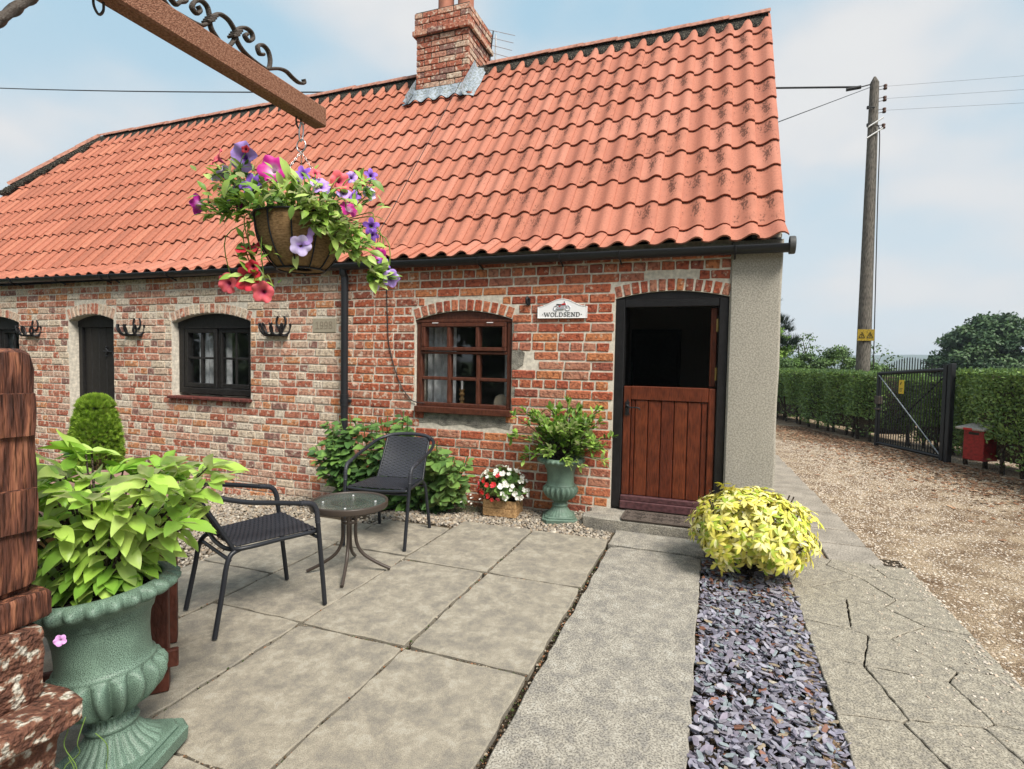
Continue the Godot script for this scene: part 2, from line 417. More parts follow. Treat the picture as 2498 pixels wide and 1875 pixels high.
	M.box = mat(Color(0.72, 0.47, 0.23), 0.8, T.wood, 2.5, T.bump, 0.2, T.soft, 2.0)
	M.matm = mat(Color(0.27, 0.215, 0.18), 0.97, T.mat, 2.2, T.fine, 0.8)
	M.compost = mat(Color(0.03, 0.022, 0.016), 0.98, T.drive, 3.0, T.bump, 2.0)
	M.rust = mat(Color(0.27, 0.135, 0.085), 0.78, T.rust, 2.0, T.fine, 0.25)
	M.wrought = mat(Color(0.085, 0.075, 0.065), 0.6, T.rust, 3.0, T.fine, 0.3)
	M.chain = mat(Color(0.5, 0.5, 0.5), 0.35); M.chain.metallic = 0.9
	M.coir = mat(Color(0.66, 0.43, 0.21), 0.97, T.wood, 3.0, T.fine, 2.5, null, 1.0, true, Vector3(1, 2.5, 1))
	M.timber = mat(Color(0.26, 0.11, 0.07), 0.75, T.timber, 1.2, T.bump, 1.0, null, 1.2, true, Vector3(2.0, 0.22, 2.0))
	M.stained = mat(Color(0.17, 0.052, 0.032), 0.62, T.wood, 1.6, T.bump, 0.3, T.soft, 1.0, true, Vector3(1.6, 0.5, 1.6))
	M.decking = mat(Color(0.40, 0.25, 0.21), 0.7, T.wood, 1.3, T.bump, 0.3)
	M.log = mat(Color(0.55, 0.36, 0.16), 0.85, T.wood, 2.0, T.bump, 0.5)
	M.bark = mat(Color(0.12, 0.09, 0.065), 0.95, T.bark, 2.0, T.bump, 2.0)
	M.pier = mat(Color(0.62, 0.6, 0.58), 0.95, T.stonel, 2.0, T.bump, 1.0)
	M.pole = mat(Color(0.27, 0.245, 0.21), 0.9, T.bark, 1.6, T.bump, 0.8, null, 1.0, true, Vector3(2.5, 0.3, 2.5))
	M.yellow = mat(Color(0.62, 0.44, 0.03), 0.5)
	M.hill = mat(Color(0.07, 0.11, 0.05), 0.95, T.mottle, 0.012)
	M.cable = mat(Color(0.02, 0.02, 0.022), 0.5)
# ---------------------------------------------------------------- the cottage
const COURSE := 0.0826
const HOLES := [
	{"x0": -2.70, "x1": -1.71, "y0": 0.84, "sp": 1.72, "cr": 1.803, "ring": 0.105, "n": 13},
	{"x0": -0.79, "x1": 0.096, "y0": 0.10, "sp": 1.88, "cr": 1.936, "ring": 0.10, "n": 13},
	{"x0": -5.94, "x1": -4.75, "y0": 0.87, "sp": 1.726, "cr": 1.822, "ring": 0.11, "n": 16},
	{"x0": -7.77, "x1": -6.93, "y0": -0.6, "sp": 1.76, "cr": 1.833, "ring": 0.14, "n": 12},
	{"x0": -9.98, "x1": -8.79, "y0": 0.87, "sp": 1.74, "cr": 1.83, "ring": 0.11, "n": 16}]
func arc_of(h: Dictionary) -> Array:   # centre x, centre y, radius
	var w: float = h.x1 - h.x0
	var r: float = h.cr - h.sp
	var R := (w * w / 4.0 + r * r) / (2.0 * r)
	return [(h.x0 + h.x1) / 2.0, h.cr - R, R]
func arch_line(h: Dictionary, off: float, steps := 14) -> PackedVector2Array:
	var a := arc_of(h)
	var half: float = asin((h.x1 - h.x0) / 2.0 / a[2])
	var p := PackedVector2Array()
	for k in steps + 1:
		var th: float = lerp(-half, half, float(k) / steps)
		p.append(Vector2(a[0] + sin(th) * (a[2] + off), a[1] + cos(th) * (a[2] + off)))
	return p
func brick_shape(w: float, sd: int) -> MB:
	rng.seed = sd
	var b := MB.new()
	b.box(Transform3D(), Vector3(w, 0.070, 0.06), 0.006)
	var seen := {}
	for k in b.v.size():
		var p := b.v[k]
		var key := Vector3i(p * 10000.0)
		if not seen.has(key): seen[key] = Vector3(rf(-0.0035, 0.0035), rf(-0.003, 0.003), rf(-0.002, 0.002))
		b.v[k] = (p + seen[key]) * Vector3(1.0 / w, 1, 1)
	return b
func facade(house: Node3D) -> void:
	var wall := part("front_wall", house)
	var mo := MB.new()
	var xs := [-13.6]
	var hs := HOLES.duplicate(); hs.sort_custom(func(a, b): return a.x0 < b.x0)
	var x := -13.6
	for h in hs:
		mo.bx(x, h.x0, -0.6, 2.32, -0.26, -0.0065)
		if h.y0 > -0.5: mo.bx(h.x0, h.x1, -0.6, h.y0, -0.26, -0.0065)
		var p := arch_line(h, 0.0)
		p.append(Vector2(h.x1, 2.32)); p.append(Vector2(h.x0, 2.32))
		mo.slab(p, -0.26, -0.0065)
		x = h.x1
	mo.bx(x, 0.104, -0.6, 2.32, -0.26, -0.0065)
	obj("mortar", mo, M.mortar, wall)
	var bricks := []
	var k := 0
	rng.seed = 77
	var y := 2.137 + COURSE
	while y > -0.45:
		var block := [[-3.917, -3.618]] if y < 1.76 and y > 1.585 else []
		for h in HOLES:
			var a := arc_of(h)
			var hw := 0.0
			var yl: float = y - 0.03
			if y + 0.02 > h.y0 and yl < h.sp: hw = (h.x1 - h.x0) / 2.0
			if yl >= h.sp - 0.01 and yl < h.cr + h.ring - 0.01:
				var q: float = (a[2] + h.ring) * (a[2] + h.ring) - (yl - a[1]) * (yl - a[1])
				if q > 0: hw = max(hw, min(sqrt(q), (h.x1 - h.x0) / 2.0 + h.ring * 0.35))
			if hw > 0: block.append([a[0] - hw - 0.006, a[0] + hw + 0.006])
		var seam := -3.40 + rf(-0.12, 0.12)
		var e := 0.098
		var header := k % 4 == 1
		if y < 1.0 and y > 0.72: pass
		e += rf(0.0, 0.11) if not header else rf(0.0, 0.05)
		var jn := 0.0125
		while e > -9.6:
			var old := e < seam
			var L := 0.105 if header else 0.225
			if old:
				L = 0.105 if (header and rng.randf() < 0.8) or rng.randf() < 0.22 else 0.218
			L += rf(-0.007, 0.007)
			var a0 := e - L
			var a1 := e
			e = a0 - jn
			var ok := true
			for b in block:
				if a1 <= b[0] or a0 >= b[1]: continue
				if a0 < b[0] and a1 > b[1]: ok = false
				elif a0 < b[0]: a1 = min(a1, b[0])
				elif a1 > b[1]: a0 = max(a0, b[1])
				else: ok = false
			a1 = min(a1, 0.098)
			if not ok or a1 - a0 < 0.035: continue
			# bare patches of render: beside and below the right window
			if y > 1.28 and y < 1.45 and a0 < -1.6 and a1 > -1.71 and not old: continue
			if y < 0.83 and y > 0.70 and a0 > -2.68 and a1 < -1.70 and rng.randf() < 0.7: continue
			bricks.append([a0, a1, y, old, rng.randf(), rf(-0.003, 0.003), rf(-0.0025, 0.0025)])
		y -= COURSE
		k += 1
	bricks.sort_custom(func(a, b): return a[1] > b[1])
	var forms := [brick_shape(0.225, 5), brick_shape(0.22, 6), brick_shape(0.105, 7), brick_shape(0.11, 8)]
	var fm := []
	for f in forms: fm.append(f.mesh())
	var rest := MB.new()
	rng.seed = 12
	for q in bricks.size():
		var b: Array = bricks[q]
		var w: float = b[1] - b[0]
		var f: int = (0 if w > 0.15 else 2) + (rng.randi() % 2)
		var xf := Transform3D(Basis(Vector3(0, 0, 1), b[6] * 2.0) * Basis.from_scale(Vector3(w, 1, 1)), Vector3((b[0] + b[1]) / 2, b[2] + b[6] * 0.6, -0.03 + b[5]))
		if rng.randi() % 2 == 0: xf.basis = xf.basis * Basis(Vector3(0, 0, 1), PI)
		if q < 300:
			var pool: Array = M.oldset if b[3] else M.red
			var ix := int(b[4] * pool.size()) % pool.size()
			obj("brick", fm[f], pool[ix], wall, xf)
		else:
			var t: Array = M.old[int(b[4] * M.old.size()) % M.old.size()] if b[3] else M.redtones[int(b[4] * M.redtones.size()) % M.redtones.size()]
			rest.add(forms[f], xf, Color(t[0], t[1], t[2]))
	var ro := obj("brickwork", rest, M.oldmix, wall)
	ro.set_meta("kind", "stuff")
	# arches of bricks on edge
	for hi in HOLES.size():
		var h: Dictionary = HOLES[hi]
		var a := arc_of(h)
		var half: float = asin((h.x1 - h.x0) / 2.0 / a[2])
		for q in h.n:
			var th: float = lerp(-half, half, (q + 0.5) / h.n)
			var w: float = 2.0 * half * a[2] / h.n - 0.014
			var c := Vector3(a[0] + sin(th) * (a[2] + h.ring / 2), a[1] + cos(th) * (a[2] + h.ring / 2), -0.03 + rf(-0.003, 0.003))
			var bs := Basis(Vector3(0, 0, 1), -th + rf(-0.02, 0.02)) * Basis(Vector3(0, 0, 1), PI / 2) * Basis.from_scale(Vector3(h.ring - 0.006, w / 0.07, 1))
			obj("arch_brick", fm[2 + q % 2], pick(M.red) if hi < 2 else pick([M.oldset[2], M.oldset[3], M.oldset[4], M.oldset[0], M.oldset[8]]), wall, Transform3D(bs, c))
	# date stone
	var ds := MB.new()
	ds.bx(-3.915, -3.62, 1.60, 1.75, -0.06, 0.002, 0.006)
	var dstone := obj("date_stone", ds, M.stone, wall)
	dstone.set_meta("label", "pale stone block carved with 1998")
	var tx := TextMesh.new()
	tx.text = "1998"; tx.font_size = 32; tx.pixel_size = 0.0031; tx.depth = 0.003
	var sf := SystemFont.new(); sf.font_names = PackedStringArray(["Droid Serif"]); tx.font = sf
	obj("carved_digits", tx, mat(Color(0.24, 0.2, 0.15), 0.95), wall, Transform3D(Basis(), Vector3(-3.765, 1.675, 0.0035)))
	# rendered corner and the gable behind it
	var pr := MB.new()
	var P := []
	for r in 13:
		var yy: float = lerp(-0.6, 2.30, r / 12.0)
		var w := 0.004 * sin(r * 1.7)
		var row := PackedVector3Array()
		for q in [[0.10, -0.05], [0.10, 0.010], [0.112, 0.016], [0.2, 0.017], [0.32, 0.015], [0.44 + w, 0.013], [0.459 + w, 0.004], [0.462 + w, -0.02], [0.462, -0.4]]: row.append(Vector3(q[0], yy, q[1] + 0.003 * sin(r * 2.3 + q[0] * 20.0)))
		P.append(row)
	pr.grid(P)
	obj("rendered_corner", pr, M.render, house)
	var gb := MB.new()
	gb.slab(PackedVector2Array([Vector2(0.3, -0.6), Vector2(5.2, -0.6), Vector2(5.2, 2.3), Vector2(2.6, 5.3), Vector2(0.02, 2.2), Vector2(0.02, -0.6)]), 0.25, 0.455, Transform3D(Basis(Vector3(0, 0, -1), Vector3.UP, Vector3(1, 0, 0)), Vector3.ZERO))
	obj("gable_wall", gb, M.render, house)
	var bw := MB.new()
	bw.bx(-13.6, 0.25, -0.6, 2.3, -5.2, -5.0)
	bw.bx(-13.6, -13.4, -0.6, 2.3, -5.0, -0.26)
	obj("back_wall", bw, M.render, house)
	var inn := MB.new()
	inn.bx(-13.4, 0.25, 2.24, 2.30, -5.0, -0.262)
	inn.bx(-13.4, 0.25, -0.1, 0.09, -5.0, -0.262)
	inn.bx(-3.35, -3.25, 0.09, 2.24, -5.0, -0.262)
	inn.bx(-1.15, -1.07, 0.09, 2.24, -5.0, -0.262)
	inn.bx(-6.6, -6.5, 0.09, 2.24, -5.0, -0.262)
	inn.bx(-3.25, 0.25, 0.09, 2.24, -2.9, -2.8)
	inn.bx(-13.4, -3.35, 0.09, 2.24, -3.4, -3.3)
	obj("room", inn, M.room, house)
	var idr := MB.new()
	idr.bx(-1.0, -0.45, 0.09, 1.75, -2.798, -2.76, 0.005)
	idr.bx(-1.04, -1.0, 0.09, 1.79, -2.798, -2.75, 0.004); idr.bx(-0.45, -0.41, 0.09, 1.79, -2.798, -2.75, 0.004); idr.bx(-1.0, -0.45, 1.75, 1.79, -2.798, -2.75, 0.004)
	obj("inner_door", idr, M.blackold, house)
	# patch of render under and beside the right window
	var pt := MB.new()
	pt.slab(PackedVector2Array([Vector2(-2.68, 0.84), Vector2(-2.66, 0.735), Vector2(-2.5, 0.75), Vector2(-2.4, 0.72), Vector2(-2.2, 0.745), Vector2(-2.02, 0.715), Vector2(-1.86, 0.74), Vector2(-1.72, 0.72), Vector2(-1.69, 0.84)]), -0.05, -0.0035)
	pt.slab(PackedVector2Array([Vector2(-1.708, 0.9), Vector2(-1.66, 0.9), Vector2(-1.675, 1.1), Vector2(-1.66, 1.27), Vector2(-1.60, 1.31), Vector2(-1.585, 1.42), Vector2(-1.66, 1.47), Vector2(-1.655, 1.70), Vector2(-1.708, 1.71)]), -0.05, -0.0035)
	obj("render_patch", pt, mat(Color(0.46, 0.43, 0.36), 0.95, T.grain, 2.0, T.bump, 0.5, T.mottle, 1.0), wall)

func bar(b: MB, x0: float, x1: float, y0: float, y1: float, z0: float, z1: float) -> void: b.bx(x0, x1, y0, y1, z0, z1, 0.005)
func pane(w: Node3D, x0: float, x1: float, y0: float, y1: float, z: float) -> void:
	var b := MB.new()
	b.bx(x0, x1, y0, y1, z - 0.002, z + 0.002)
	obj("pane", b, M.glass, w)
func windows(house: Node3D) -> void:
	# right: brown, top-hung light over two rows of three panes
	var w := part("window", house)
	w.set_meta("label", "brown timber window of nine panes with arched head")
	var z0 := -0.10
	var z1 := -0.03
	var f := MB.new()
	bar(f, -2.695, -2.645, 0.90, 1.715, z0, z1); bar(f, -1.765, -1.715, 0.90, 1.715, z0, z1)
	bar(f, -2.645, -1.765, 1.40, 1.425, z0, z1 + 0.004)
	bar(f, -2.645, -1.765, 0.90, 0.935, z0, z1)
	obj("frame", f, M.frame, w)
	var hb := MB.new()
	var p := arch_line(HOLES[0], -0.002)
	hb.slab(p, z0, z1 - 0.004, Transform3D(), 0.003)
	bar(hb, -2.71, -1.70, 1.695, 1.722, z0, z1 + 0.012)
	obj("head_board", hb, M.frame, w)
	var s := MB.new()
	bar(s, -2.64, -1.77, 1.655, 1.692, z0, z1 + 0.02); bar(s, -2.64, -1.77, 1.43, 1.465, z0, z1 + 0.02)
	bar(s, -2.64, -2.60, 1.465, 1.655, z0, z1 + 0.02); bar(s, -1.81, -1.77, 1.465, 1.655, z0, z1 + 0.02)
	bar(s, -2.37, -2.335, 1.465, 1.655, z0, z1 + 0.014); bar(s, -2.075, -2.04, 1.465, 1.655, z0, z1 + 0.014)
	var so := obj("top_light", s, M.frame, w)
	var hg := MB.new()
	hg.bx(-2.52, -2.46, 1.688, 1.694, z1 + 0.0, z1 + 0.024); hg.bx(-1.96, -1.90, 1.688, 1.694, z1 + 0.0, z1 + 0.024)
	obj("hinge", hg, M.white, w)
	for q in [-2.353, -2.055]:
		var gbm := MB.new(); bar(gbm, q - 0.017, q + 0.017, 0.935, 1.40, z0, z1 - 0.004)
		obj("glazing_bar", gbm, M.frame, w)
	for q in [[-2.645, -2.37], [-2.336, -2.072], [-2.038, -1.765]]:
		var gbm := MB.new(); bar(gbm, q[0], q[1], 1.152, 1.183, z0, z1 - 0.008)
		obj("glazing_bar", gbm, M.frame, w)
		pane(w, q[0], q[1], 1.183, 1.40, -0.065); pane(w, q[0], q[1], 0.935, 1.152, -0.065); pane(w, max(q[0], -2.60), min(q[1], -1.81), 1.465, 1.655, -0.055)
	var sl := MB.new()
	bar(sl, -2.68, -1.70, 0.842, 0.90, z0, 0.045)
	obj("sill", sl, M.frame, w)
	# left: black, two sashes of four panes
	for wi in 2:
		var ox := 0.0 if wi == 0 else -4.04
		w = part("window", house)
		w.set_meta("label", "black painted window of eight panes with arched head" if wi == 0 else "black painted window at far left behind timber post")
		z0 = -0.17; z1 = -0.09
		f = MB.new()
		bar(f, -5.935 + ox, -5.86 + ox, 0.90, 1.726, z0, z1); bar(f, -4.83 + ox, -4.755 + ox, 0.90, 1.726, z0, z1)
		bar(f, -5.86 + ox, -4.83 + ox, 0.90, 0.965, z0, z1 + 0.02)
		obj("frame", f, M.blackold, w)
		hb = MB.new()
		var hd: Dictionary = HOLES[2] if wi == 0 else HOLES[4]
		var ap := arch_line(hd, -0.002)
		ap.append(Vector2(hd.x1, 1.655)); ap.append(Vector2(hd.x0, 1.655))
		hb.slab(ap, z0, z1 + 0.004)
		obj("head_board", hb, M.blackold, w)
		for sx in [[-5.845, -5.345], [-5.335, -4.845]]:
			s = MB.new()
			var a: float = sx[0] + ox; var b: float = sx[1] + ox
			var zz := 0.02 if sx[0] < -5.5 else 0.0
			bar(s, a, a + 0.05, 0.97, 1.65, z0, z1 - 0.02 + zz); bar(s, b - 0.05, b, 0.97, 1.65, z0, z1 - 0.02 + zz)
			bar(s, a + 0.05, b - 0.05, 0.97, 1.02, z0, z1 - 0.02 + zz); bar(s, a + 0.05, b - 0.05, 1.605, 1.65, z0, z1 - 0.02 + zz)
			var m := (a + b) / 2
			bar(s, m - 0.014, m + 0.014, 1.02, 1.605, z0 + 0.02, z1 - 0.035 + zz)
			bar(s, a + 0.05, m - 0.014, 1.30, 1.326, z0 + 0.02, z1 - 0.035 + zz); bar(s, m + 0.014, b - 0.05, 1.30, 1.326, z0 + 0.02, z1 - 0.035 + zz)
			obj("sash", s, M.blackold, w)
			for px in [[a + 0.05, m - 0.014], [m + 0.014, b - 0.05]]:
				pane(w, px[0], px[1], 1.02, 1.30, -0.135); pane(w, px[0], px[1], 1.326, 1.605, -0.135)
		var ss := MB.new()
		for q in 9: ss.bx(-5.965 + ox + q * 0.138, -5.965 + ox + q * 0.138 + 0.134, 0.838, 0.872, -0.09, 0.045 + rf(-0.004, 0.004), 0.006)
		obj("sill", ss, mat(Color(0.17, 0.045, 0.035), 0.75, T.mottle, 2.0, T.bump, 0.6), w)
	# left door
	var d := part("plank_door", house)
	d.set_meta("label", "black plank door with strap hinge behind the clipped conifer")
	var df := MB.new()
	bar(df, -7.77, -7.70, -0.4, 1.70, -0.2, -0.12); bar(df, -7.0, -6.93, -0.4, 1.70, -0.2, -0.12)
	var dh := arch_line(HOLES[3], -0.002); dh.append(Vector2(-6.93, 1.68)); dh.append(Vector2(-7.77, 1.68))
	df.slab(dh, -0.2, -0.115)
	obj("frame", df, M.blackold, d)
	for q in 5:
		var pk := MB.new()
		pk.bx(-7.70 + q * 0.14, -7.70 + q * 0.14 + 0.137, -0.35, 1.68, -0.19, -0.15, 0.006)
		obj("plank", pk, M.blackold, d)
	var st := MB.new()
	st.tube(smooth([Vector3(-7.03, 1.37, -0.145), Vector3(-7.2, 1.37, -0.145), Vector3(-7.33, 1.37, -0.145)]), 0.012, 6)
	for sg in [-1.0, 1.0]:
		st.tube(smooth([Vector3(-7.16, 1.37, -0.143), Vector3(-7.13, 1.37 + sg * 0.07, -0.143), Vector3(-7.07, 1.37 + sg * 0.10, -0.143), Vector3(-7.03, 1.37 + sg * 0.05, -0.143), Vector3(-7.08, 1.37 + sg * 0.04, -0.143)]), 0.011, 6)
		st.tube(smooth([Vector3(-7.25, 1.37, -0.143), Vector3(-7.29, 1.37 + sg * 0.05, -0.143), Vector3(-7.25, 1.37 + sg * 0.06, -0.143)]), 0.010, 6)
	obj("strap_hinge", st, M.iron, d)
	var kb := MB.new()
	kb.lathe([Vector2(0.0, 0.05), Vector2(0.022, 0.045), Vector2(0.028, 0.03), Vector2(0.022, 0.015), Vector2(0.01, 0.005), Vector2(0.01, -0.01)], 12, Transform3D(Basis(Vector3.RIGHT, PI / 2), Vector3(-7.63, 0.60, -0.14)))
	obj("knob", kb, M.silver, d)
func stable_door(house: Node3D) -> void:
	var d := part("stable_door", house)
	d.set_meta("label", "brown stable door with open top half in black frame")
	var f := MB.new()
	bar(f, -0.788, -0.712, 0.12, 1.875, -0.12, -0.012); bar(f, 0.024, 0.094, 0.12, 1.875, -0.12, -0.012)
	bar(f, -0.712, 0.024, 1.808, 1.875, -0.12, -0.014)
	var p := arch_line(HOLES[1], -0.003)
	f.slab(p, -0.11, -0.025)
	obj("frame", f, M.black, d)
	var lf := MB.new()
	bar(lf, -0.708, -0.648, 0.235, 1.152, -0.085, -0.03); bar(lf, -0.035, 0.020, 0.235, 1.152, -0.085, -0.03)
	bar(lf, -0.648, -0.035, 1.04, 1.154, -0.085, -0.03)
	obj("leaf_frame", lf, M.doorw[0], d)
	var e := [-0.646, -0.612, -0.505, -0.400, -0.297, -0.191, -0.086, -0.037]
	for q in 7:
		var pk := MB.new()
		pk.bx(e[q] + 0.0025, e[q + 1] - 0.0025, 0.235, 1.038, -0.075, -0.042 + (0.002 if q % 2 else 0.0), 0.005)
		obj("plank", pk, M.doorw[[1, 2, 0, 1, 2, 0, 1][q]], d)
	var sl := MB.new()
	bar(sl, -0.712, 0.024, 0.19, 0.233, -0.10, -0.005)
	bar(sl, -0.712, 0.024, 0.125, 0.19, -0.12, 0.012)
	obj("threshold", sl, M.plum, d)
	var up := MB.new()
	bar(up, -0.036, 0.012, 1.165, 1.80, -0.80, -0.075)
	var ul := obj("upper_leaf", up, M.doorw[0], d)
	for y in [1.66, 1.27]:
		var hg := MB.new()
		hg.bx(0.006, 0.0235, y - 0.05, y + 0.05, -0.074, -0.066)
		hg.tube([Vector3(0.016, y - 0.052, -0.064), Vector3(0.016, y + 0.052, -0.064)], 0.006, 8)
		obj("hinge", hg, M.brass, d)
	var h := MB.new()
	h.slab(PackedVector2Array([Vector2(-0.675, 0.905), Vector2(-0.695, 0.915), Vector2(-0.685, 0.935), Vector2(-0.69, 0.96), Vector2(-0.692, 0.985), Vector2(-0.685, 1.0), Vector2(-0.693, 1.015), Vector2(-0.678, 1.03), Vector2(-0.672, 1.045), Vector2(-0.666, 1.03), Vector2(-0.652, 1.015), Vector2(-0.66, 1.0), Vector2(-0.653, 0.985), Vector2(-0.655, 0.96), Vector2(-0.66, 0.935), Vector2(-0.65, 0.915)]), -0.032, -0.022)
	h.lathe([Vector2(0.0, 0.035), Vector2(0.012, 0.033), Vector2(0.017, 0.02), Vector2(0.014, 0.0), Vector2(0.01, -0.005)], 12, Transform3D(Basis(Vector3.RIGHT, PI / 2), Vector3(-0.672, 0.985, -0.022)))
	h.tube(smooth([Vector3(-0.672, 0.983, 0.004), Vector3(-0.64, 0.977, 0.010), Vector3(-0.60, 0.979, 0.012), Vector3(-0.575, 0.974, 0.010), Vector3(-0.566, 0.958, 0.006)]), [0.007, 0.006, 0.006, 0.006, 0.006, 0.006, 0.006, 0.006, 0.006, 0.006, 0.006, 0.006, 0.006, 0.006, 0.006, 0.006, 0.006, 0.006, 0.006, 0.006, 0.006, 0.006, 0.006, 0.0065, 0.007], 8)
	obj("handle", h, M.iron, d)

# ---- roof
const EAVE := Vector2(0.10, 2.27)     # z, y
const KNEE := Vector2(-0.22, 2.45)
const TOP := Vector2(-2.60, 5.42)
const TILE := 0.2
func tile_shape(L: float) -> MB:
	var pr := [[0.0, 0.013], [0.11, 0.004], [0.26, 0.0], [0.40, 0.006], [0.53, 0.020], [0.66, 0.037], [0.78, 0.0465], [0.90, 0.044], [1.0, 0.033], [1.06, 0.021]]
	var b := MB.new()
	var th := 0.013
	var a := []; var e := []; var ub := []; var ue := []
	for q in pr:
		var y: float = q[1]
		a.append(Vector3(q[0] * TILE, y - 0.004, -0.02)); e.append(Vector3(q[0] * TILE, y + 0.020, L))
		ub.append(Vector3(q[0] * TILE, y - 0.004 - th, -0.02)); ue.append(Vector3(q[0] * TILE, y + 0.020 - th, L - 0.003))
	b.grid([PackedVector3Array(a), PackedVector3Array(e)], false, false, true)
	b.grid([PackedVector3Array(ub), PackedVector3Array(ue)])
	b.grid([PackedVector3Array(e), PackedVector3Array(ue)], false, false, true)
	var m := pr.size() - 1
	b.quad(a[m], e[m], ue[m], ub[m]); b.quad(a[0], ub[0], ue[0], e[0])
	return b
func roof(house: Node3D) -> void:
	var rf0 := part("roof", house)
	var up := (TOP - KNEE)
	var sl := up.length()
	var rows := 11
	var gauge := sl / 10.0
	var form := tile_shape(gauge + 0.035)
	var fmesh := form.mesh()
	var tl := []
	rng.seed = 31
	for r in rows:
		var base: Vector2; var dir: Vector2
		if r == 0:
			base = EAVE; dir = (KNEE - EAVE).normalized()
		else:
			base = KNEE + up * (float(r - 1) / 10.0); dir = up.normalized()
		var D := Vector3(0, -dir.y, -dir.x)
		var N := Vector3(0, -dir.x, dir.y)
		var bs := Basis(Vector3.RIGHT, N, D)
		var len0 := gauge + 0.035
		for j in 68:
			var x := 0.475 - TILE * (j + 1)
			var fr := float(r) / rows
			if x + 0.12 < -13.6 + fr * 2.6: continue
			var o := Vector3(x + rf(-0.002, 0.002), base.y, base.x) - D * len0 + N * rf(-0.001, 0.003)
			if r >= 9 and x > -4.12 and x < -3.2 and r == 10: continue
			tl.append([Transform3D(bs * Basis(Vector3.UP, rf(-0.006, 0.006)) * Basis(Vector3.RIGHT, rf(-0.006, 0.002)), o), EYE.distance_to(o), x, r])
	tl.sort_custom(func(a, b): return a[1] < b[1])
	var rest := MB.new()
	var tones := [[0.47, 0.175, 0.11], [0.44, 0.16, 0.1], [0.49, 0.19, 0.12], [0.41, 0.148, 0.092], [0.45, 0.165, 0.103], [0.38, 0.14, 0.09]]
	for q in tl.size():
		var e: Array = tl[q]
		if q < 300:
			var odds := 0.7 if e[2] > -2.8 and e[3] > 0 and e[3] < 10 else 0.25
			obj("roof_tile", fmesh, pick(M.tilesl) if rng.randf() < odds else pick(M.tiles), rf0, e[0])
		else:
			var t: Array = pick(tones)
			rest.add(form, e[0], Color(t[0], t[1], t[2]))
	var ro := obj("roof_tiling", rest, M.tilemix, rf0)
	ro.set_meta("kind", "stuff")
	# boards under the tiles, and the rear and hip slopes
	var fe := MB.new()
	var lo := Vector3(0, EAVE.y - 0.05, EAVE.x - 0.03)
	var kn := Vector3(0, KNEE.y - 0.04, KNEE.x - 0.03)
	var tp := Vector3(0, TOP.y - 0.05, TOP.x)
	var X0 := Vector3(-13.5, 0, 0); var X1 := Vector3(0.455, 0, 0); var XR := Vector3(-11.05, 0, 0)
	fe.quad(X0 + lo, X1 + lo, X1 + kn, X0 + kn + Vector3(0.2, 0, 0))
	fe.quad(X0 + kn + Vector3(0.2, 0, 0), X1 + kn, X1 + tp, XR + tp)
	obj("underlay", fe, M.felt, rf0)
	var rs := MB.new()
	rs.quad(X1 + Vector3(0, 2.2, -5.3), Vector3(-13.6, 2.2, -5.3), Vector3(-11.0, 5.40, -2.62), X1 + Vector3(0, 5.40, -2.62))
	rs.quad(Vector3(-13.62, 2.2, -5.3), Vector3(-13.62, 2.2, 0.1), Vector3(-11.02, 5.40, -2.6), Vector3(-11.02, 5.40, -2.62))
	obj("rear_slope", rs, M.tiles[1], rf0)
	# ridge: bedding mortar and half-round ridge tiles
	var mt := MB.new()
	var dn := (KNEE - TOP).normalized()
	for seg in [[-11.0, -4.07], [-3.24, 0.46]]:
		var P := []
		for r in 5:
			var row := PackedVector3Array()
			var s: float = [0.0, 0.05, 0.12, 0.165, 0.175][r]
			var hgt: float = [0.06, 0.055, 0.042, 0.030, -0.01][r]
			var nx := int((seg[1] - seg[0]) / 0.05)
			for q in nx + 1:
				var x: float = lerp(seg[0], seg[1], float(q) / nx)
				var ph: float = fposmod(0.475 - x, TILE) / TILE
				var lump := 0.012 * sin(x * 23.0) + 0.008 * sin(x * 61.0)
				var sc: float = s * (1.0 + (0.25 if ph > 0.35 and ph < 0.95 else -0.15) * (1.0 if r > 1 else 0.0)) + (lump if r > 1 else 0.0)
				row.append(Vector3(x, TOP.y + dn.y * sc + hgt * 0.62, TOP.x + dn.x * sc + hgt * 0.78))
			P.append(row)
		mt.grid(P, false, false, true)
	obj("ridge_mortar", mt, M.ridgemortar, rf0)
	var hp := MB.new()
	var H0 := Vector3(-11.0, 5.42, -2.60); var H1 := Vector3(-13.6, 2.30, 0.1)
	for q in 40:
		var pp := H0.lerp(H1, q / 100.0 + 0.005)
		hp.box(Transform3D(Basis(Vector3(0, 1, 0), 0.4 * q), pp + Vector3(0.08 + rf(-0.02, 0.02), -0.02, 0.04)), Vector3(0.12, 0.09, 0.12), 0.03)
	obj("hip_mortar", hp, M.ridgemortar, rf0)
	var rt := MB.new()
	var P2 := []
	for e in 2:
		var ring := PackedVector3Array()
		for q in 9:
			var an: float = lerp(-1.25, 1.25, q / 8.0)
			ring.append(Vector3(0.0 if e == 0 else 0.452, cos(an) * 0.13 - 0.03 + 0.008 * e, sin(an) * 0.13))
		P2.append(ring)
	rt.grid(P2); rt.grid([P2[0], PackedVector3Array(Array(P2[0]).map(func(p): return p * Vector3(1, 0.86, 0.86)))], false, false, true); rt.grid([P2[1], PackedVector3Array(Array(P2[1]).map(func(p): return p * Vector3(1, 0.86, 0.86)))])
	var rtm := rt.mesh()
	var x := 0.03
	while x > -11.1:
		if x < -3.70 or x > -3.25:
			if not (x < -3.2 and x > -4.5): obj("ridge_tile", rtm, M.ridge, rf0, Transform3D(Basis(Vector3(0, 0, 1), rf(-0.008, 0.008)), Vector3(x, 5.42 + rf(-0.004, 0.004), -2.62)))
		x -= 0.445
	obj("ridge_tile", rtm, M.ridge, rf0, Transform3D(Basis(), Vector3(-4.53, 5.42, -2.62)))
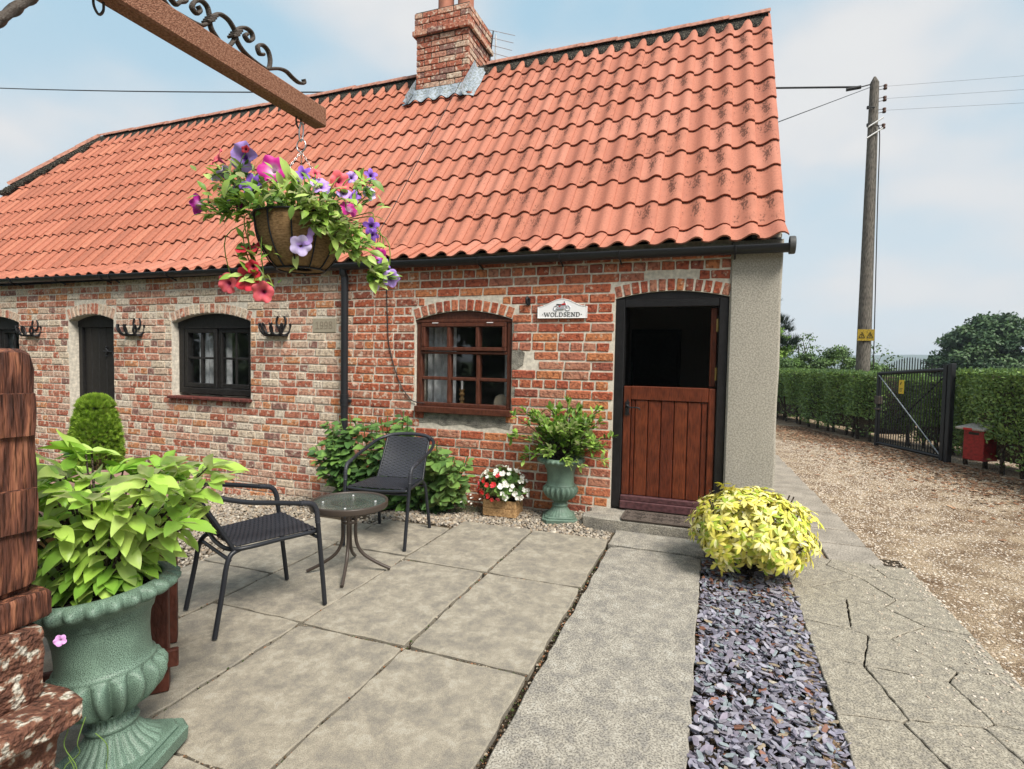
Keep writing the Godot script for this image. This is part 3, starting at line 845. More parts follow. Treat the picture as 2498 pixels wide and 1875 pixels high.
	var hd := (H1 - H0).normalized()
	var hz := hd.cross(Vector3.UP).normalized()
	for q in 4:
		var ctr := H0 + hd * (0.05 + q * 0.43)
		obj("hip_tile", rtm, M.ridge, rf0, Transform3D(Basis(hd, hz.cross(hd), hz), ctr + Vector3(0, 0.02, 0)))
	# verge: cut edge of the roof at the gable
	var vg := MB.new()
	vg.box(Transform3D(Basis(Vector3.RIGHT, -atan2(-up.x, up.y) + 0.0), Vector3(0.452, (KNEE.y + TOP.y) / 2 - 0.05, (KNEE.x + TOP.x) / 2 - 0.01)), Vector3(0.03, sl + 0.1, 0.05), 0.004)
	obj("verge", vg, M.render, rf0)

func gut_y(x: float) -> float: return 2.245 - x * 0.007
func gutter(house: Node3D) -> void:
	var gu := part("gutter", house)
	var b := MB.new()
	var P := []
	for x in [-13.6, -9.0, -6.0, -3.5, -1.5, 0.53]:
		var row := PackedVector3Array()
		for q in 13:
			var an := PI + PI * q / 12.0
			row.append(Vector3(x, gut_y(x) + sin(an) * 0.058, 0.085 + cos(an) * 0.058))
		for q in 13:
			var an := TAU - PI * q / 12.0
			row.append(Vector3(x, gut_y(x) + sin(an) * 0.052 + 0.001, 0.085 + cos(an) * 0.052))
		P.append(row)
	b.grid(P, true, false, false)
	obj("trough", b, M.plastic, gu)
	var cp := MB.new()
	cp.lathe([Vector2(0.0, 0.0), Vector2(0.062, 0.0), Vector2(0.066, -0.008), Vector2(0.066, -0.04)], 20, Transform3D(Basis(Vector3(0, 0, 1), -PI / 2), Vector3(0.53, gut_y(0.5) - 0.006, 0.085)))
	obj("stop_end", cp, mat(Color(0.06, 0.062, 0.062), 0.5), gu)
	for x in [0.12, -0.75, -1.25, -2.0, -3.0, -4.0, -4.9, -5.85, -6.8, -6.95, -7.8, -8.7]:
		var k := MB.new()
		var pts := []
		for q in 9:
			var an := PI + PI * q / 8.0
			pts.append(Vector3(x, gut_y(x) + sin(an) * 0.063, 0.085 + cos(an) * 0.063))
		k.tube(pts, 0.007, 6, true, 1.0)
		k.tube([Vector3(x, gut_y(x) - 0.06, 0.075), Vector3(x, gut_y(x) - 0.085, 0.0)], 0.008, 6)
		obj("bracket", k, M.plastic, gu)
	var dp := part("downpipe", house)
	var d := MB.new()
	d.tube(smooth([Vector3(-3.475, 2.24, 0.085), Vector3(-3.475, 2.17, 0.075), Vector3(-3.475, 2.1, 0.052), Vector3(-3.475, 1.5, 0.05), Vector3(-3.475, -0.1, 0.05)], 4), 0.036, 14)
	d.tube([Vector3(-3.475, 0.98, 0.05), Vector3(-3.475, 0.86, 0.05)], 0.041, 14)
	obj("pipe", d, M.plastic, dp)
	var cl := MB.new()
	cl.tube([Vector3(-3.475, 0.93, 0.05), Vector3(-3.475, 0.90, 0.05)], 0.045, 14)
	cl.bx(-3.53, -3.42, 0.90, 0.93, 0.0, 0.03, 0.004)
	obj("pipe_clip", cl, M.plastic, dp)

func chimney(house: Node3D) -> void:
	var ch := part("chimney", house)
	var x0 := -4.04; var x1 := -3.24; var zf := -2.24; var zb := -2.98
	var yb := 5.02
	var core := MB.new()
	core.bx(x0 + 0.012, x1 - 0.012, 4.2, 5.82, zb + 0.012, zf - 0.012)
	core.bx(x0 - 0.01, x1 + 0.01, 5.82, 6.145, zb - 0.01, zf + 0.01)
	obj("core", core, mat(Color(0.2, 0.17, 0.13), 0.95, T.grain, 3.0, T.fine, 0.4, T.mottle, 1.0), ch)
	rng.seed = 91
	var forms := [brick_shape(0.225, 5).mesh(), brick_shape(0.105, 7).mesh()]
	var pool := [M.oldset[0], M.oldset[8], M.oldset[9], M.oldset[5], M.oldset[1], M.oldset[2], M.oldset[5], M.oldset[9], M.oldset[10], M.oldset[3]]
	for k in 14:
		var y := yb + 0.04 + k * 0.0795
		var out := 0.0
		if k == 10: out = 0.045
		elif k > 10: out = 0.022
		for side in 3:
			var a := (x0 if side == 0 else zb) - out
			var e := (x1 if side == 0 else zf) + out
			var s := a - (0.11 if k % 2 else 0.0)
			while s < e - 0.03:
				var p0: float = max(s, a); var p1: float = min(s + 0.225, e)
				s += 0.237
				if p1 - p0 < 0.03: continue
				var w := p1 - p0
				var bs := Basis.from_scale(Vector3(w, 0.97, 1))
				var o := Vector3((p0 + p1) / 2, y, zf + out - 0.03 + rf(-0.004, 0.004))
				if side == 1:
					bs = Basis(Vector3.UP, PI / 2) * bs
					o = Vector3(x1 + out - 0.03 + rf(-0.004, 0.004) - 0.001, y, (p0 + p1) / 2)
				elif side == 2:
					bs = Basis(Vector3.UP, -PI / 2) * bs
					o = Vector3(x0 - out + 0.03 + 0.001, y, (p0 + p1) / 2)
				obj("brick", forms[0] if w > 0.15 else forms[1], pick(pool), ch, Transform3D(bs, o))
	for px in [-3.77, -3.46]:
		var b := MB.new()
		b.lathe([Vector2(0.125, 6.12), Vector2(0.128, 6.2), Vector2(0.115, 6.24), Vector2(0.112, 6.62), Vector2(0.13, 6.64), Vector2(0.13, 6.68), Vector2(0.1, 6.68), Vector2(0.1, 6.3)], 20, Transform3D(Basis(), Vector3(px, 0, -2.6)))
		obj("chimney_pot", b, M.pot, ch)
	# lead: an apron dressed over the tiles in front, and down both sides
	var le := MB.new()
	var dn := (KNEE - TOP).normalized()
	var N := Vector3(0, -dn.x, -dn.y) * -1.0
	N = Vector3(0, 0.622, 0.783)
	var P := []
	for r in 5:
		var row := PackedVector3Array()
		for q in 57:
			var x: float = lerp(-4.16, -3.12, q / 56.0)
			var ph: float = fposmod(x - 0.475, TILE) / TILE
			var wave := 0.02 - 0.024 * cos((ph - 0.28) * TAU)
			var fr := r / 4.0
			var zz: float = zf + 0.012
			var yy: float = TOP.y + (TOP.x - zz) / (KNEE.x - TOP.x) * -1.0 * 0.0
			yy = lerp(TOP.y, KNEE.y, (TOP.x - zz) / (TOP.x - KNEE.x))
			var base := Vector3(x, yy, zz)
			if r == 0: row.append(base + Vector3(0, 0.14, 0.006))
			else: row.append(base + Vector3(0, dn.y, dn.x) * ((r - 1) / 3.0 * (0.15 + 0.02 * cos((ph - 0.28) * TAU))) + N * (0.044 + wave * 0.55 + 0.006))
		P.append(row)
	le.grid(P, false, false, true)
	obj("lead_apron", le, M.lead, ch)
	for sg in [-1, 1]:
		var sd := MB.new()
		var Q := []
		var xs0: float = x1 + 0.012 if sg > 0 else x0 - 0.012
		for r in 6:
			var zz: float = lerp(zf + 0.14, TOP.x + 0.04, r / 5.0)
			var yy: float = lerp(TOP.y, KNEE.y, (TOP.x - zz) / (TOP.x - KNEE.x))
			var row := PackedVector3Array()
			for q in [[0.0, 0.17], [0.004, 0.075], [0.03, 0.062], [0.10, 0.05], [0.15, 0.03 + 0.008 * sin(r * 2.0)]]: row.append(Vector3(xs0 + sg * q[0], yy, zz) + N * q[1])
			Q.append(row)
		sd.grid(Q, false, false, sg < 0)
		obj("lead_side", sd, M.lead, ch)

func build_house() -> void:
	var house := thing("cottage", Vector3.ZERO, 0.0, "low brick cottage with orange pantile roof, chimney and brown stable door", "cottage")
	facade(house)
	windows(house)
	stable_door(house)
	roof(house)
	gutter(house)
	chimney(house)
	# aerial behind the chimney
	var ae := thing("television_aerial", Vector3(-3.18, 5.3, -3.05), 0.0, "thin television aerial rods sticking out behind the chimney stack", "aerial")
	var m := MB.new()
	m.tube([Vector3(0, -0.4, 0), Vector3(0, 0.85, 0)], 0.012, 8)
	obj("mast", m, M.chain, ae)
	var bo := MB.new()
	bo.tube([Vector3(0.0, 0.85, 0.1), Vector3(-0.08, 0.15, 0.1)], 0.009, 6)
	obj("boom", bo, M.iron, ae)
	for k in 7:
		var rd := MB.new()
		var q := Vector3(-0.01 * k, 0.84 - k * 0.1, 0.1)
		rd.tube([q + Vector3(-0.1, 0.05, 0), q + Vector3(0.34 - 0.012 * k, -0.12, 0.0)], 0.005, 5)
		obj("rod", rd, M.silver, ae)
	# house name plate
	var sg := thing("house_sign", Vector3(-1.247, 1.72, 0.006), 0.0, "white shaped name plate reading WOLDSEND with a small motorbike", "sign")
	var b := MB.new()
	var ol := PackedVector2Array([Vector2(-0.222, 0.0), Vector2(0.222, 0.0), Vector2(0.222, 0.102)])
	for k in 17:
		var u: float = lerp(0.2, -0.2, k / 16.0)
		ol.append(Vector2(u, 0.102 + 0.066 * pow(cos(u / 0.2 * PI / 2), 1.6)))
	ol.append(Vector2(-0.222, 0.102))
	b.slab(ol, 0.0, 0.012, Transform3D(), 0.003)
	obj("plate", b, M.white, sg)
	var rim := MB.new()
	var rp := []
	for p in ol: rp.append(Vector3(p.x * 0.975, 0.004 + p.y * 0.965, 0.012))
	rp.append(rp[0])
	rim.tube(rp, 0.0035, 6, false)
	obj("rim", rim, M.white, sg)
	var tx := TextMesh.new()
	tx.text = "·WOLDSEND·"; tx.font_size = 32; tx.pixel_size = 0.00168; tx.depth = 0.003
	var sf := SystemFont.new(); sf.font_names = PackedStringArray(["Droid Serif"]); tx.font = sf
	obj("lettering", tx, M.ink, sg, Transform3D(Basis.from_scale(Vector3(1.05, 0.9, 1)), Vector3(0, 0.032, 0.0135)))
	var bike := MB.new()
	for wx in [-0.052, 0.052]:
		var ring := []
		for k in 17: ring.append(Vector3(wx + cos(TAU * k / 16) * 0.021, 0.088 + sin(TAU * k / 16) * 0.021, 0.015))
		bike.tube(ring, 0.0035, 6, false)
	bike.tube([Vector3(-0.052, 0.086, 0.016), Vector3(-0.01, 0.078, 0.018), Vector3(0.02, 0.082, 0.018)], 0.004, 6)
	bike.box(Transform3D(Basis(), Vector3(0.0, 0.094, 0.017)), Vector3(0.045, 0.026, 0.010), 0.004)
	bike.tube([Vector3(0.052, 0.088, 0.017), Vector3(0.032, 0.128, 0.018), Vector3(0.026, 0.140, 0.018)], 0.0028, 6)
	obj("motorbike", bike, M.silver, sg)
	var tk := MB.new()
	tk.box(Transform3D(Basis(Vector3(0, 0, 1), 0.15), Vector3(0.016, 0.121, 0.017)), Vector3(0.036, 0.013, 0.010), 0.005)
	tk.box(Transform3D(Basis(), Vector3(-0.018, 0.103, 0.018)), Vector3(0.018, 0.011, 0.010), 0.003)
	obj("fuel_tank", tk, M.redpaint, sg)
	var se := MB.new()
	se.box(Transform3D(Basis(Vector3(0, 0, 1), -0.05), Vector3(-0.026, 0.119, 0.017)), Vector3(0.046, 0.008, 0.010), 0.003)
	se.box(Transform3D(Basis(), Vector3(0.022, 0.139, 0.018)), Vector3(0.010, 0.009, 0.008), 0.003)
	obj("saddle", se, M.ink, sg)
	# small bracket lamp hook left of the plate
	var hk := MB.new()
	hk.bx(-0.018, 0.018, -0.03, 0.03, 0.0, 0.012, 0.003)
	hk.tube(smooth([Vector3(0, 0.02, 0.01), Vector3(0, 0.035, 0.04), Vector3(0, 0.015, 0.06), Vector3(0, -0.02, 0.05)]), 0.012, 8)
	tag(obj("wall_hook", hk, M.iron, self, Transform3D(Basis(), Vector3(-1.556, 1.87, 0.002))), "small dark iron hook on brick beside the white name plate", "hook")
	# cable from roof to window
	var cb := MB.new()
	cb.tube(smooth([Vector3(-3.03, 2.25, 0.15), Vector3(-3.02, 2.15, 0.02), Vector3(-3.015, 2.043, 0.012), Vector3(-3.002, 1.684, 0.01), Vector3(-2.976, 1.444, 0.01), Vector3(-2.867, 1.126, 0.01), Vector3(-2.75, 0.971, 0.01), Vector3(-2.682, 0.934, 0.005), Vector3(-2.6, 0.925, -0.02)]), 0.005, 6)
	var wires := [Vector3(-3.03, 2.25, 0.15)]
	for q in 11: wires.append(Vector3(lerp(-3.03, -3.22, (q + 1) / 12.0), lerp(2.30, 5.05, (q + 0.5) / 11.0) + 0.09, lerp(0.12, -2.2, (q + 0.5) / 11.0) + 0.1))
	cb.tube(smooth(wires, 3), 0.004, 5)
	tag(obj("black_cable", cb, M.cable), "thin black cable running down roof and brick to the brown window", "cable")
	# horseshoe baskets
	var hl := ["black horseshoe basket on the wall at far left beside the first window", "black horseshoe basket on the wall between plank door and black window", "black horseshoe basket on the wall left of the 1998 stone"]
	for k in 3:
		var c: Vector3 = [Vector3(-8.474, 1.62, 0.0), Vector3(-6.551, 1.63, 0.0), Vector3(-4.369, 1.63, 0.0)][k]
		var hb := thing("horseshoe_basket", c, 0.0, hl[k], "wall basket", "horseshoe baskets on the front wall")
		for q in 6:
			var hs := MB.new()
			var pts := []
			for s in 13:
				var an: float = lerp(-2.45, 2.45, s / 12.0) - PI / 2
				pts.append(Vector3(cos(an) * 0.062, sin(an) * 0.072 + 0.01, 0.0))
			hs.tube(pts, 0.013, 6, true, 0.55, Vector3(0, 0, 1))
			var ph: float = lerp(-1.35, 1.35, q / 4.0)
			var xf := Transform3D(Basis(Vector3.UP, ph) * Basis(Vector3.RIGHT, 0.35), Vector3(sin(ph) * 0.15, 0.0, cos(ph) * 0.11 + 0.03))
			if q == 5: xf = Transform3D(Basis(), Vector3(0.055, 0.075, 0.012))
			obj("horseshoe", hs, M.iron, hb, xf)
		var bt := MB.new()
		var pts2 := []
		for s in 13:
			var an: float = lerp(-1.5, 1.5, s / 12.0)
			pts2.append(Vector3(sin(an) * 0.14, -0.062, cos(an) * 0.09 + 0.02))
		bt.tube(pts2, 0.009, 6)
		bt.bx(-0.14, 0.14, -0.07, -0.054, 0.0, 0.03, 0.003)
		obj("hoop", bt, M.iron, hb)
	# curtains and things behind the glass
	for cdef in [[-2.66, -2.36, 0.88, 1.70, "white pleated curtain behind the left side of the brown window", -0.20], [-1.86, -1.74, 0.88, 1.42, "narrow white curtain behind the right side of the brown window", -0.20], [-5.80, -5.30, 0.92, 1.68, "white net curtain behind the left sash of the black window", -0.24], [-9.84, -9.4, 0.92, 1.68, "pale curtain behind the window at far left edge", -0.24]]:
		var cu := MB.new()
		var P := []
		for r in 2:
			var row := PackedVector3Array()
			for q in 41:
				var x: float = lerp(cdef[0], cdef[1], q / 40.0)
				row.append(Vector3(x, cdef[2] if r == 0 else cdef[3], cdef[5] + 0.02 * sin(x * 75.0) + 0.01 * sin(x * 31.0)))
			P.append(row)
		cu.grid(P)
		tag(obj("curtain", cu, M.curtain), cdef[4], "curtain")
	var ca := thing("candlestick", Vector3(-2.30, 0.905, -0.22), 0.0, "white candle on brown turned candlestick behind the window pane", "candlestick")
	var cs := MB.new()
	var prof := []
	for k in 14: prof.append(Vector2(0.022 + 0.008 * sin(k * 1.6) + (0.02 if k < 2 else 0.0), k * 0.012))
	cs.lathe(prof, 12)
	obj("stick", cs, M.log, ca)
	var cd := MB.new()
	cd.tube([Vector3(0, 0.15, 0), Vector3(0, 0.27, 0)], 0.011, 10)
	obj("candle", cd, M.white, ca)
	var orn := MB.new()
	orn.slab(PackedVector2Array([Vector2(-0.075, 0), Vector2(0.075, 0), Vector2(0.075, 0.06), Vector2(0.055, 0.105), Vector2(0.02, 0.125), Vector2(-0.02, 0.125), Vector2(-0.055, 0.105), Vector2(-0.075, 0.06)]), -0.02, 0.02, Transform3D(Basis(), Vector3(-1.86, 0.905, -0.16)), 0.008)
	tag(obj("stone_ornament", orn, M.stone), "round-topped grey stone ornament behind the lower right window pane", "ornament")
# ---------------------------------------------------------------- the ground
func wall_foot(x: float) -> float:
	var t := [[-14.0, -0.42], [-5.84, -0.255], [-3.87, -0.112], [-1.97, -0.005], [-0.88, 0.07], [0.5, 0.09]]
	for k in t.size() - 1:
		if x <= t[k + 1][0]: return lerp(t[k][1], t[k + 1][1], clamp((x - t[k][0]) / (t[k + 1][0] - t[k][0]), 0.0, 1.0))
	return 0.09
func bed_y(x: float, z: float) -> float:
	var zr: float = 0.5 if x > -2.6 else lerp(0.5, 3.0, clamp((-2.6 - x) / 0.6, 0.0, 1.0))
	return lerp(-0.022, wall_foot(x) - 0.015, smoothstep(0.0, 1.0, clamp((zr - z) / zr, 0.0, 1.0)))
func rough_slab(x0: float, x1: float, z0: float, z1: float, top: float, thick: float, gap := 0.008, wob := 0.006, turn := 0.0) -> MB:
	var p := PackedVector2Array()
	var c := [Vector2(x0 + gap, -(z1 - gap)), Vector2(x1 - gap, -(z1 - gap)), Vector2(x1 - gap, -(z0 + gap)), Vector2(x0 + gap, -(z0 + gap))]
	for k in 4:
		var a: Vector2 = c[k]; var b: Vector2 = c[(k + 1) % 4]
		var n := int(max(3.0, a.distance_to(b) / 0.07))
		for q in n:
			var f := float(q) / n
			var w := wob if q > 0 else wob * 1.3
			var pt := a.lerp(b, f) + Vector2(rf(-w, w), rf(-w, w))
			if q == 0: pt = pt.lerp((c[0] + c[2]) / 2, 0.012)
			p.append(pt)
	var m := MB.new()
	var ctr := Vector3((x0 + x1) / 2, 0, (z0 + z1) / 2)
	var tilt := Basis(Vector3.RIGHT, rf(-0.004, 0.004)) * Basis(Vector3(0, 0, 1), rf(-0.004, 0.004))
	for k in p.size(): p[k] -= Vector2(ctr.x, -ctr.z)
	m.slab(p, top - thick, top, Transform3D(tilt * Basis(Vector3.RIGHT, Vector3(0, 0, -1), Vector3.UP), ctr), 0.005)
	return m
func pebble_shape(sd: int, flat: float) -> MB:
	rng.seed = sd
	var b := MB.new()
	var P := []
	for r in 5:
		var th := PI * r / 4.0
		var ring := PackedVector3Array()
		for q in 7:
			var an := TAU * q / 7.0
			var j := rf(0.86, 1.1) if r > 0 and r < 4 else 1.0
			ring.append(Vector3(sin(th) * cos(an) * j, cos(th) * flat * j, -sin(th) * sin(an) * j))
		P.append(ring)
	P.reverse()
	b.grid(P, true)
	return b
func chip_shape(sd: int) -> MB:
	rng.seed = sd
	var b := MB.new()
	var p := PackedVector2Array()
	var n := 6
	for k in n:
		var an := TAU * k / n + rf(-0.25, 0.25)
		p.append(Vector2(cos(an) * rf(0.8, 1.1), sin(an) * rf(0.42, 0.62)))
	b.slab(p, -0.09, 0.09, Transform3D(Basis(Vector3.RIGHT, Vector3(0, 0, -1), Vector3.UP), Vector3.ZERO), 0.05)
	return b
func voronoi(x0: float, x1: float, z0: float, z1: float, seeds: Array) -> Array:
	var out := []
	for a in seeds:
		var poly := PackedVector2Array([Vector2(x0, z0), Vector2(x1, z0), Vector2(x1, z1), Vector2(x0, z1)])
		for b in seeds:
			if a == b: continue
			var m: Vector2 = (a + b) / 2
			var d: Vector2 = (b - a)
			var nx := PackedVector2Array()
			for k in poly.size():
				var p := poly[k]; var q := poly[(k + 1) % poly.size()]
				var sp := (p - m).dot(d); var sq := (q - m).dot(d)
				if sp <= 0: nx.append(p)
				if (sp < 0 and sq > 0) or (sp > 0 and sq < 0): nx.append(p.lerp(q, sp / (sp - sq)))
			poly = nx
			if poly.size() < 3: break
		if poly.size() >= 3: out.append(poly)
	return out
func drive_y(x: float, z: float) -> float: return -0.016 + 0.006 * sin(x * 2.1 + z * 0.7) + 0.02 * smoothstep(0.3, 1.0, (x - 1.6) * 0.5)
func build_ground() -> void:
	rng.seed = 5
	var b := MB.new()
	var P := []
	for z in [-1500.0, -400.0, -120.0, -40.0, -14.0, 0.0, 8.0, 30.0, 120.0, 400.0]:
		var row := PackedVector3Array()
		for x in [-600.0, -120.0, -40.0, -14.0, -6.0, 0.0, 6.0, 20.0, 60.0, 200.0, 900.0]: row.append(Vector3(x, -0.40 if x < 3.0 else -0.25, z))
		P.append(row)
	b.grid(P, false, false, true)
	struct("ground", b, M.grass)
	# gravel drive past the gable
	b = MB.new(); P = []
	for k in 60:
		var z: float = lerp(-38.0, 9.0, k / 59.0)
		var row := PackedVector3Array()
		for q in 21:
			var x: float = lerp(0.40, 9.0, q / 20.0) - max(0.0, -z - 8.0) * 0.30
			row.append(Vector3(x, drive_y(x, z), z))
		P.append(row)
	b.grid(P, false, false, true)
	struct("driveway", b, M.drive)
	# bed of soil below the paving, and the slabs
	b = MB.new()
	b.quad(Vector3(-3.2, -0.035, 6.5), Vector3(0.5, -0.035, 6.5), Vector3(0.5, -0.035, 0.3), Vector3(-3.2, -0.035, 0.3))
	var patio := struct("patio", b, M.soil)
	var rows := {"a": [0.49, 1.44, 2.42, 3.30, 4.25, 5.2], "c": [0.72, 1.385, 2.40, 3.27, 4.2, 5.1], "d": [0.86, 1.32, 1.97, 2.60, 3.5, 4.4]}
	var k := 0
	for col in [[-1.32, -0.70, "a"], [-1.93, -1.32, "a"], [-2.54, -1.93, "c"], [-3.14, -2.54, "d"]]:
		var zz: Array = rows[col[2]]
		for q in zz.size() - 1:
			var m := rough_slab(col[0], col[1], zz[q], zz[q + 1], 0.0 + rf(-0.004, 0.004), 0.045, rf(0.005, 0.011))
			obj("paving_slab", m, M.slabs[(k * 3 + q * 2) % M.slabs.size()], patio)
			k += 1
	# concrete path to the door, in two pours, and the doorstep
	var path := struct("concrete_path", rough_slab(-0.675, -0.038, 0.66, 6.6, 0.012, 0.06, 0.004, 0.007), M.conc)
	obj("concrete_piece", rough_slab(-0.69, -0.02, 0.31, 0.66, 0.026, 0.06, 0.004, 0.006), M.conc, path)
	var st := MB.new()
	var so := PackedVector2Array([Vector2(-0.96, -0.02), Vector2(-0.93, -0.12), Vector2(-0.985, -0.20), Vector2(-0.965, -0.27), Vector2(-0.80, -0.30), Vector2(-0.62, -0.305), Vector2(-0.3, -0.31), Vector2(0.06, -0.31), Vector2(0.12, -0.29), Vector2(0.13, -0.02), Vector2(0.10, 0.12), Vector2(-0.79, 0.12)])
	st.slab(so, -0.05, 0.108, Transform3D(Basis(Vector3.RIGHT, Vector3(0, 0, -1), Vector3.UP), Vector3.ZERO), 0.012)
	struct("doorstep", st, M.conc)
	# cracked concrete beside the slate
	var pt := []
	rng.seed = 21
	for r in 11:
		for q in 3: pt.append(Vector2(lerp(0.49, 1.26, (q + 0.5 + rf(-0.3, 0.3)) / 3.0), lerp(0.1, 4.6, (r + 0.5 + rf(-0.35, 0.35)) / 11.0)))
	var ab := MB.new()
	ab.quad(Vector3(0.47, -0.012, 6.5), Vector3(1.27, -0.012, 6.5), Vector3(1.27, -0.012, 0.1), Vector3(0.47, -0.012, 0.1))
	var apron := struct("cracked_concrete", ab, M.soil)
	for poly in voronoi(0.485, 1.27, 0.30, 5.2, pt):
		var off := Geometry2D.offset_polygon(poly, -0.0035)
		if off.is_empty(): continue
		var rp := PackedVector2Array()
		for q in off[0].size():
			var a: Vector2 = off[0][q]; var e: Vector2 = off[0][(q + 1) % off[0].size()]
			var n := int(max(1.0, a.distance_to(e) / 0.03))
			for s in n:
				var pp := a.lerp(e, float(s) / n) + Vector2(rf(-0.004, 0.004), rf(-0.004, 0.004))
				rp.append(Vector2(pp.x, -pp.y))
		var cx := 0.0
		for q in rp: cx += q.x / rp.size()
		var m := MB.new()
		m.slab(rp, -0.03, 0.0, Transform3D(Basis(Vector3.RIGHT, Vector3(0, 0, -1), Vector3.UP), Vector3(0, 0.006 + rf(-0.0015, 0.0015), 0)), 0.003)
		obj("concrete_piece", m, M.apron, apron)
	# slabs along the gable
	b = MB.new()
	b.quad(Vector3(0.45, -0.025, 0.32), Vector3(1.1, -0.025, 0.32), Vector3(0.9, -0.025, -9.0), Vector3(0.45, -0.025, -9.0))
	var side := struct("side_path", b, M.soil)
	var z := 0.31
	k = 0
	while z > -8.5:
		var L: float = [0.42, 0.40, 0.6, 0.36, 0.62][k % 5] + rf(-0.03, 0.03)
		var x1: float = 1.13 + z * 0.045
		if k == 0 or k == 2:
			obj("path_slab", rough_slab(0.47, 0.78, z - L, z, 0.004, 0.04, 0.012, 0.002), M.path, side)
			obj("path_slab", rough_slab(0.78, x1, z - L, z, 0.004, 0.04, 0.012, 0.002), M.path, side)
		else: obj("path_slab", rough_slab(0.47, x1, z - L, z, 0.004, 0.04, 0.012, 0.002), M.path, side)
		z -= L
		k += 1
	# gravel along the house
	b = MB.new(); P = []
	for q in 40:
		var x: float = lerp(-14.5, -0.7, q / 39.0)
		var row := PackedVector3Array()
		for r in 30: row.append(Vector3(x, bed_y(x, lerp(0.02, 3.4, r / 29.0)) - 0.012 - (0.06 if x > -3.0 and lerp(0.02, 3.4, r / 29.0) > 0.9 else 0.0), lerp(0.02, 3.4, r / 29.0)))
		P.append(row)
	b.grid(P)
	struct("gravel_bed", b, M.gravelbed)
	print("paving")
	# stones
	var tones := [Color(0.42, 0.36, 0.27), Color(0.55, 0.48, 0.38), Color(0.30, 0.26, 0.21), Color(0.62, 0.57, 0.48), Color(0.38, 0.28, 0.19), Color(0.24, 0.21, 0.18), Color(0.48, 0.37, 0.25), Color(0.34, 0.31, 0.27)]
	var peb := pebble_shape(3, 0.62)
	var xs := []; var cs := []
	rng.seed = 8
	while xs.size() < 26000:
		var p := Vector3.ZERO
		if xs.size() < 9000:
			p = Vector3(rf(-3.3, -0.72), 0, rf(0.0, 0.60))
			if p.x > -0.95 and p.z < 0.32: continue
			if p.x < -1.93 and p.z < 0.74: pass
		else:
			p = Vector3(rf(-5.6, -2.45), 0, rf(0.0, 2.5))
			if p.x > -3.12 and p.z > 0.86: continue
			if p.x > -2.54 and p.z > 0.72: continue
		if p.z > 0.50 and p.x > -1.95 and rng.randf() < 0.93: continue
		p.y = bed_y(p.x, p.z) + rf(-0.012, 0.012)
		var s := rf(0.007, 0.0165)
		xs.append(Transform3D(Basis.from_euler(Vector3(rf(-0.7, 0.7), rf(0, TAU), rf(-0.7, 0.7))) * Basis.from_scale(Vector3(s * rf(0.9, 1.5), s, s)), p))
		cs.append(pick(tones).lerp(Color(0.36, 0.31, 0.25), 0.35) * rf(0.5, 0.95))
	var gs := scatter("gravel", peb, M.pebble, xs, cs)
	tag(gs, "loose cream and grey gravel between patio and house wall", "gravel")
	# crumbs in the paving joints
	xs = []; cs = []
	for q in 1500:
		var p := Vector3(pick([-1.32, -1.93, -0.69, -0.69, -0.69, -2.54]) + rf(-0.012, 0.012), -0.012 + rf(-0.01, 0.006), rf(0.5, 4.2))
		if rng.randf() < 0.35: p = Vector3(rf(-1.93, -0.7), -0.012, pick([1.44, 2.42, 3.30]) + rf(-0.01, 0.01))
		var s := rf(0.002, 0.007)
		xs.append(Transform3D(Basis.from_euler(Vector3(rf(-1, 1), rf(0, TAU), 0)) * Basis.from_scale(Vector3(s * 1.3, s, s)), p))
		cs.append(pick([Color(0.06, 0.045, 0.03), Color(0.1, 0.07, 0.04), Color(0.25, 0.12, 0.06), Color(0.3, 0.26, 0.2), Color(0.05, 0.07, 0.02)]))
	tag(scatter("joint_crumbs", peb, M.pebble, xs, cs), "dark grit and crumbs in the joints of the paving", "grit")
	# slate
	var chips := [chip_shape(1), chip_shape(2), chip_shape(4)]
	var st2 := [Color(0.22, 0.21, 0.27), Color(0.27, 0.26, 0.33), Color(0.34, 0.335, 0.40), Color(0.24, 0.225, 0.265), Color(0.29, 0.26, 0.32), Color(0.17, 0.16, 0.20), Color(0.30, 0.35, 0.37), Color(0.40, 0.385, 0.44)]
	b = MB.new()
	b.quad(Vector3(-0.05, -0.03, 6.5), Vector3(0.5, -0.03, 6.5), Vector3(0.5, -0.03, 0.3), Vector3(-0.05, -0.03, 0.3))
	struct("slate_bed", b, M.soil)
	for c in 3:
		xs = []; cs = []
		rng.seed = 40 + c
		for q in 2600:
			var p := Vector3(rf(-0.035, 0.485), rf(-0.026, 0.012), rf(0.33, 4.4))
			p.y += 0.008 * sin(p.x * 9.0 + p.z * 3.0)
			var s := rf(0.010, 0.024) * (1.0 if rng.randf() < 0.8 else 1.35)
			var til := 0.35 if rng.randf() < 0.7 else 0.9
			xs.append(Transform3D(Basis.from_euler(Vector3(rf(-til, til), rf(0, TAU), rf(-til, til))) * Basis.from_scale(Vector3(s * rf(0.9, 1.25), s * rf(0.7, 1.3), s)), p))
			var cc: Color = pick(st2) * rf(0.85, 1.15)
			if rng.randf() < 0.045 + 0.16 * exp(-pow(p.z - 1.0, 2.0) * 8.0): cc = pick([Color(0.28, 0.12, 0.075), Color(0.22, 0.10, 0.065), Color(0.36, 0.29, 0.2)])
			elif rng.randf() < 0.012: cc = Color(0.5, 0.45, 0.36)
			cs.append(cc)
		var sc := scatter("slate_chippings", chips[c], M.slate, xs, cs)
		tag(sc, "strip of purple grey slate chippings between two concrete paths", "slate chippings", "slate chippings in the strip")
	# drive: pebbles and fallen leaves
	xs = []; cs = []
	rng.seed = 50
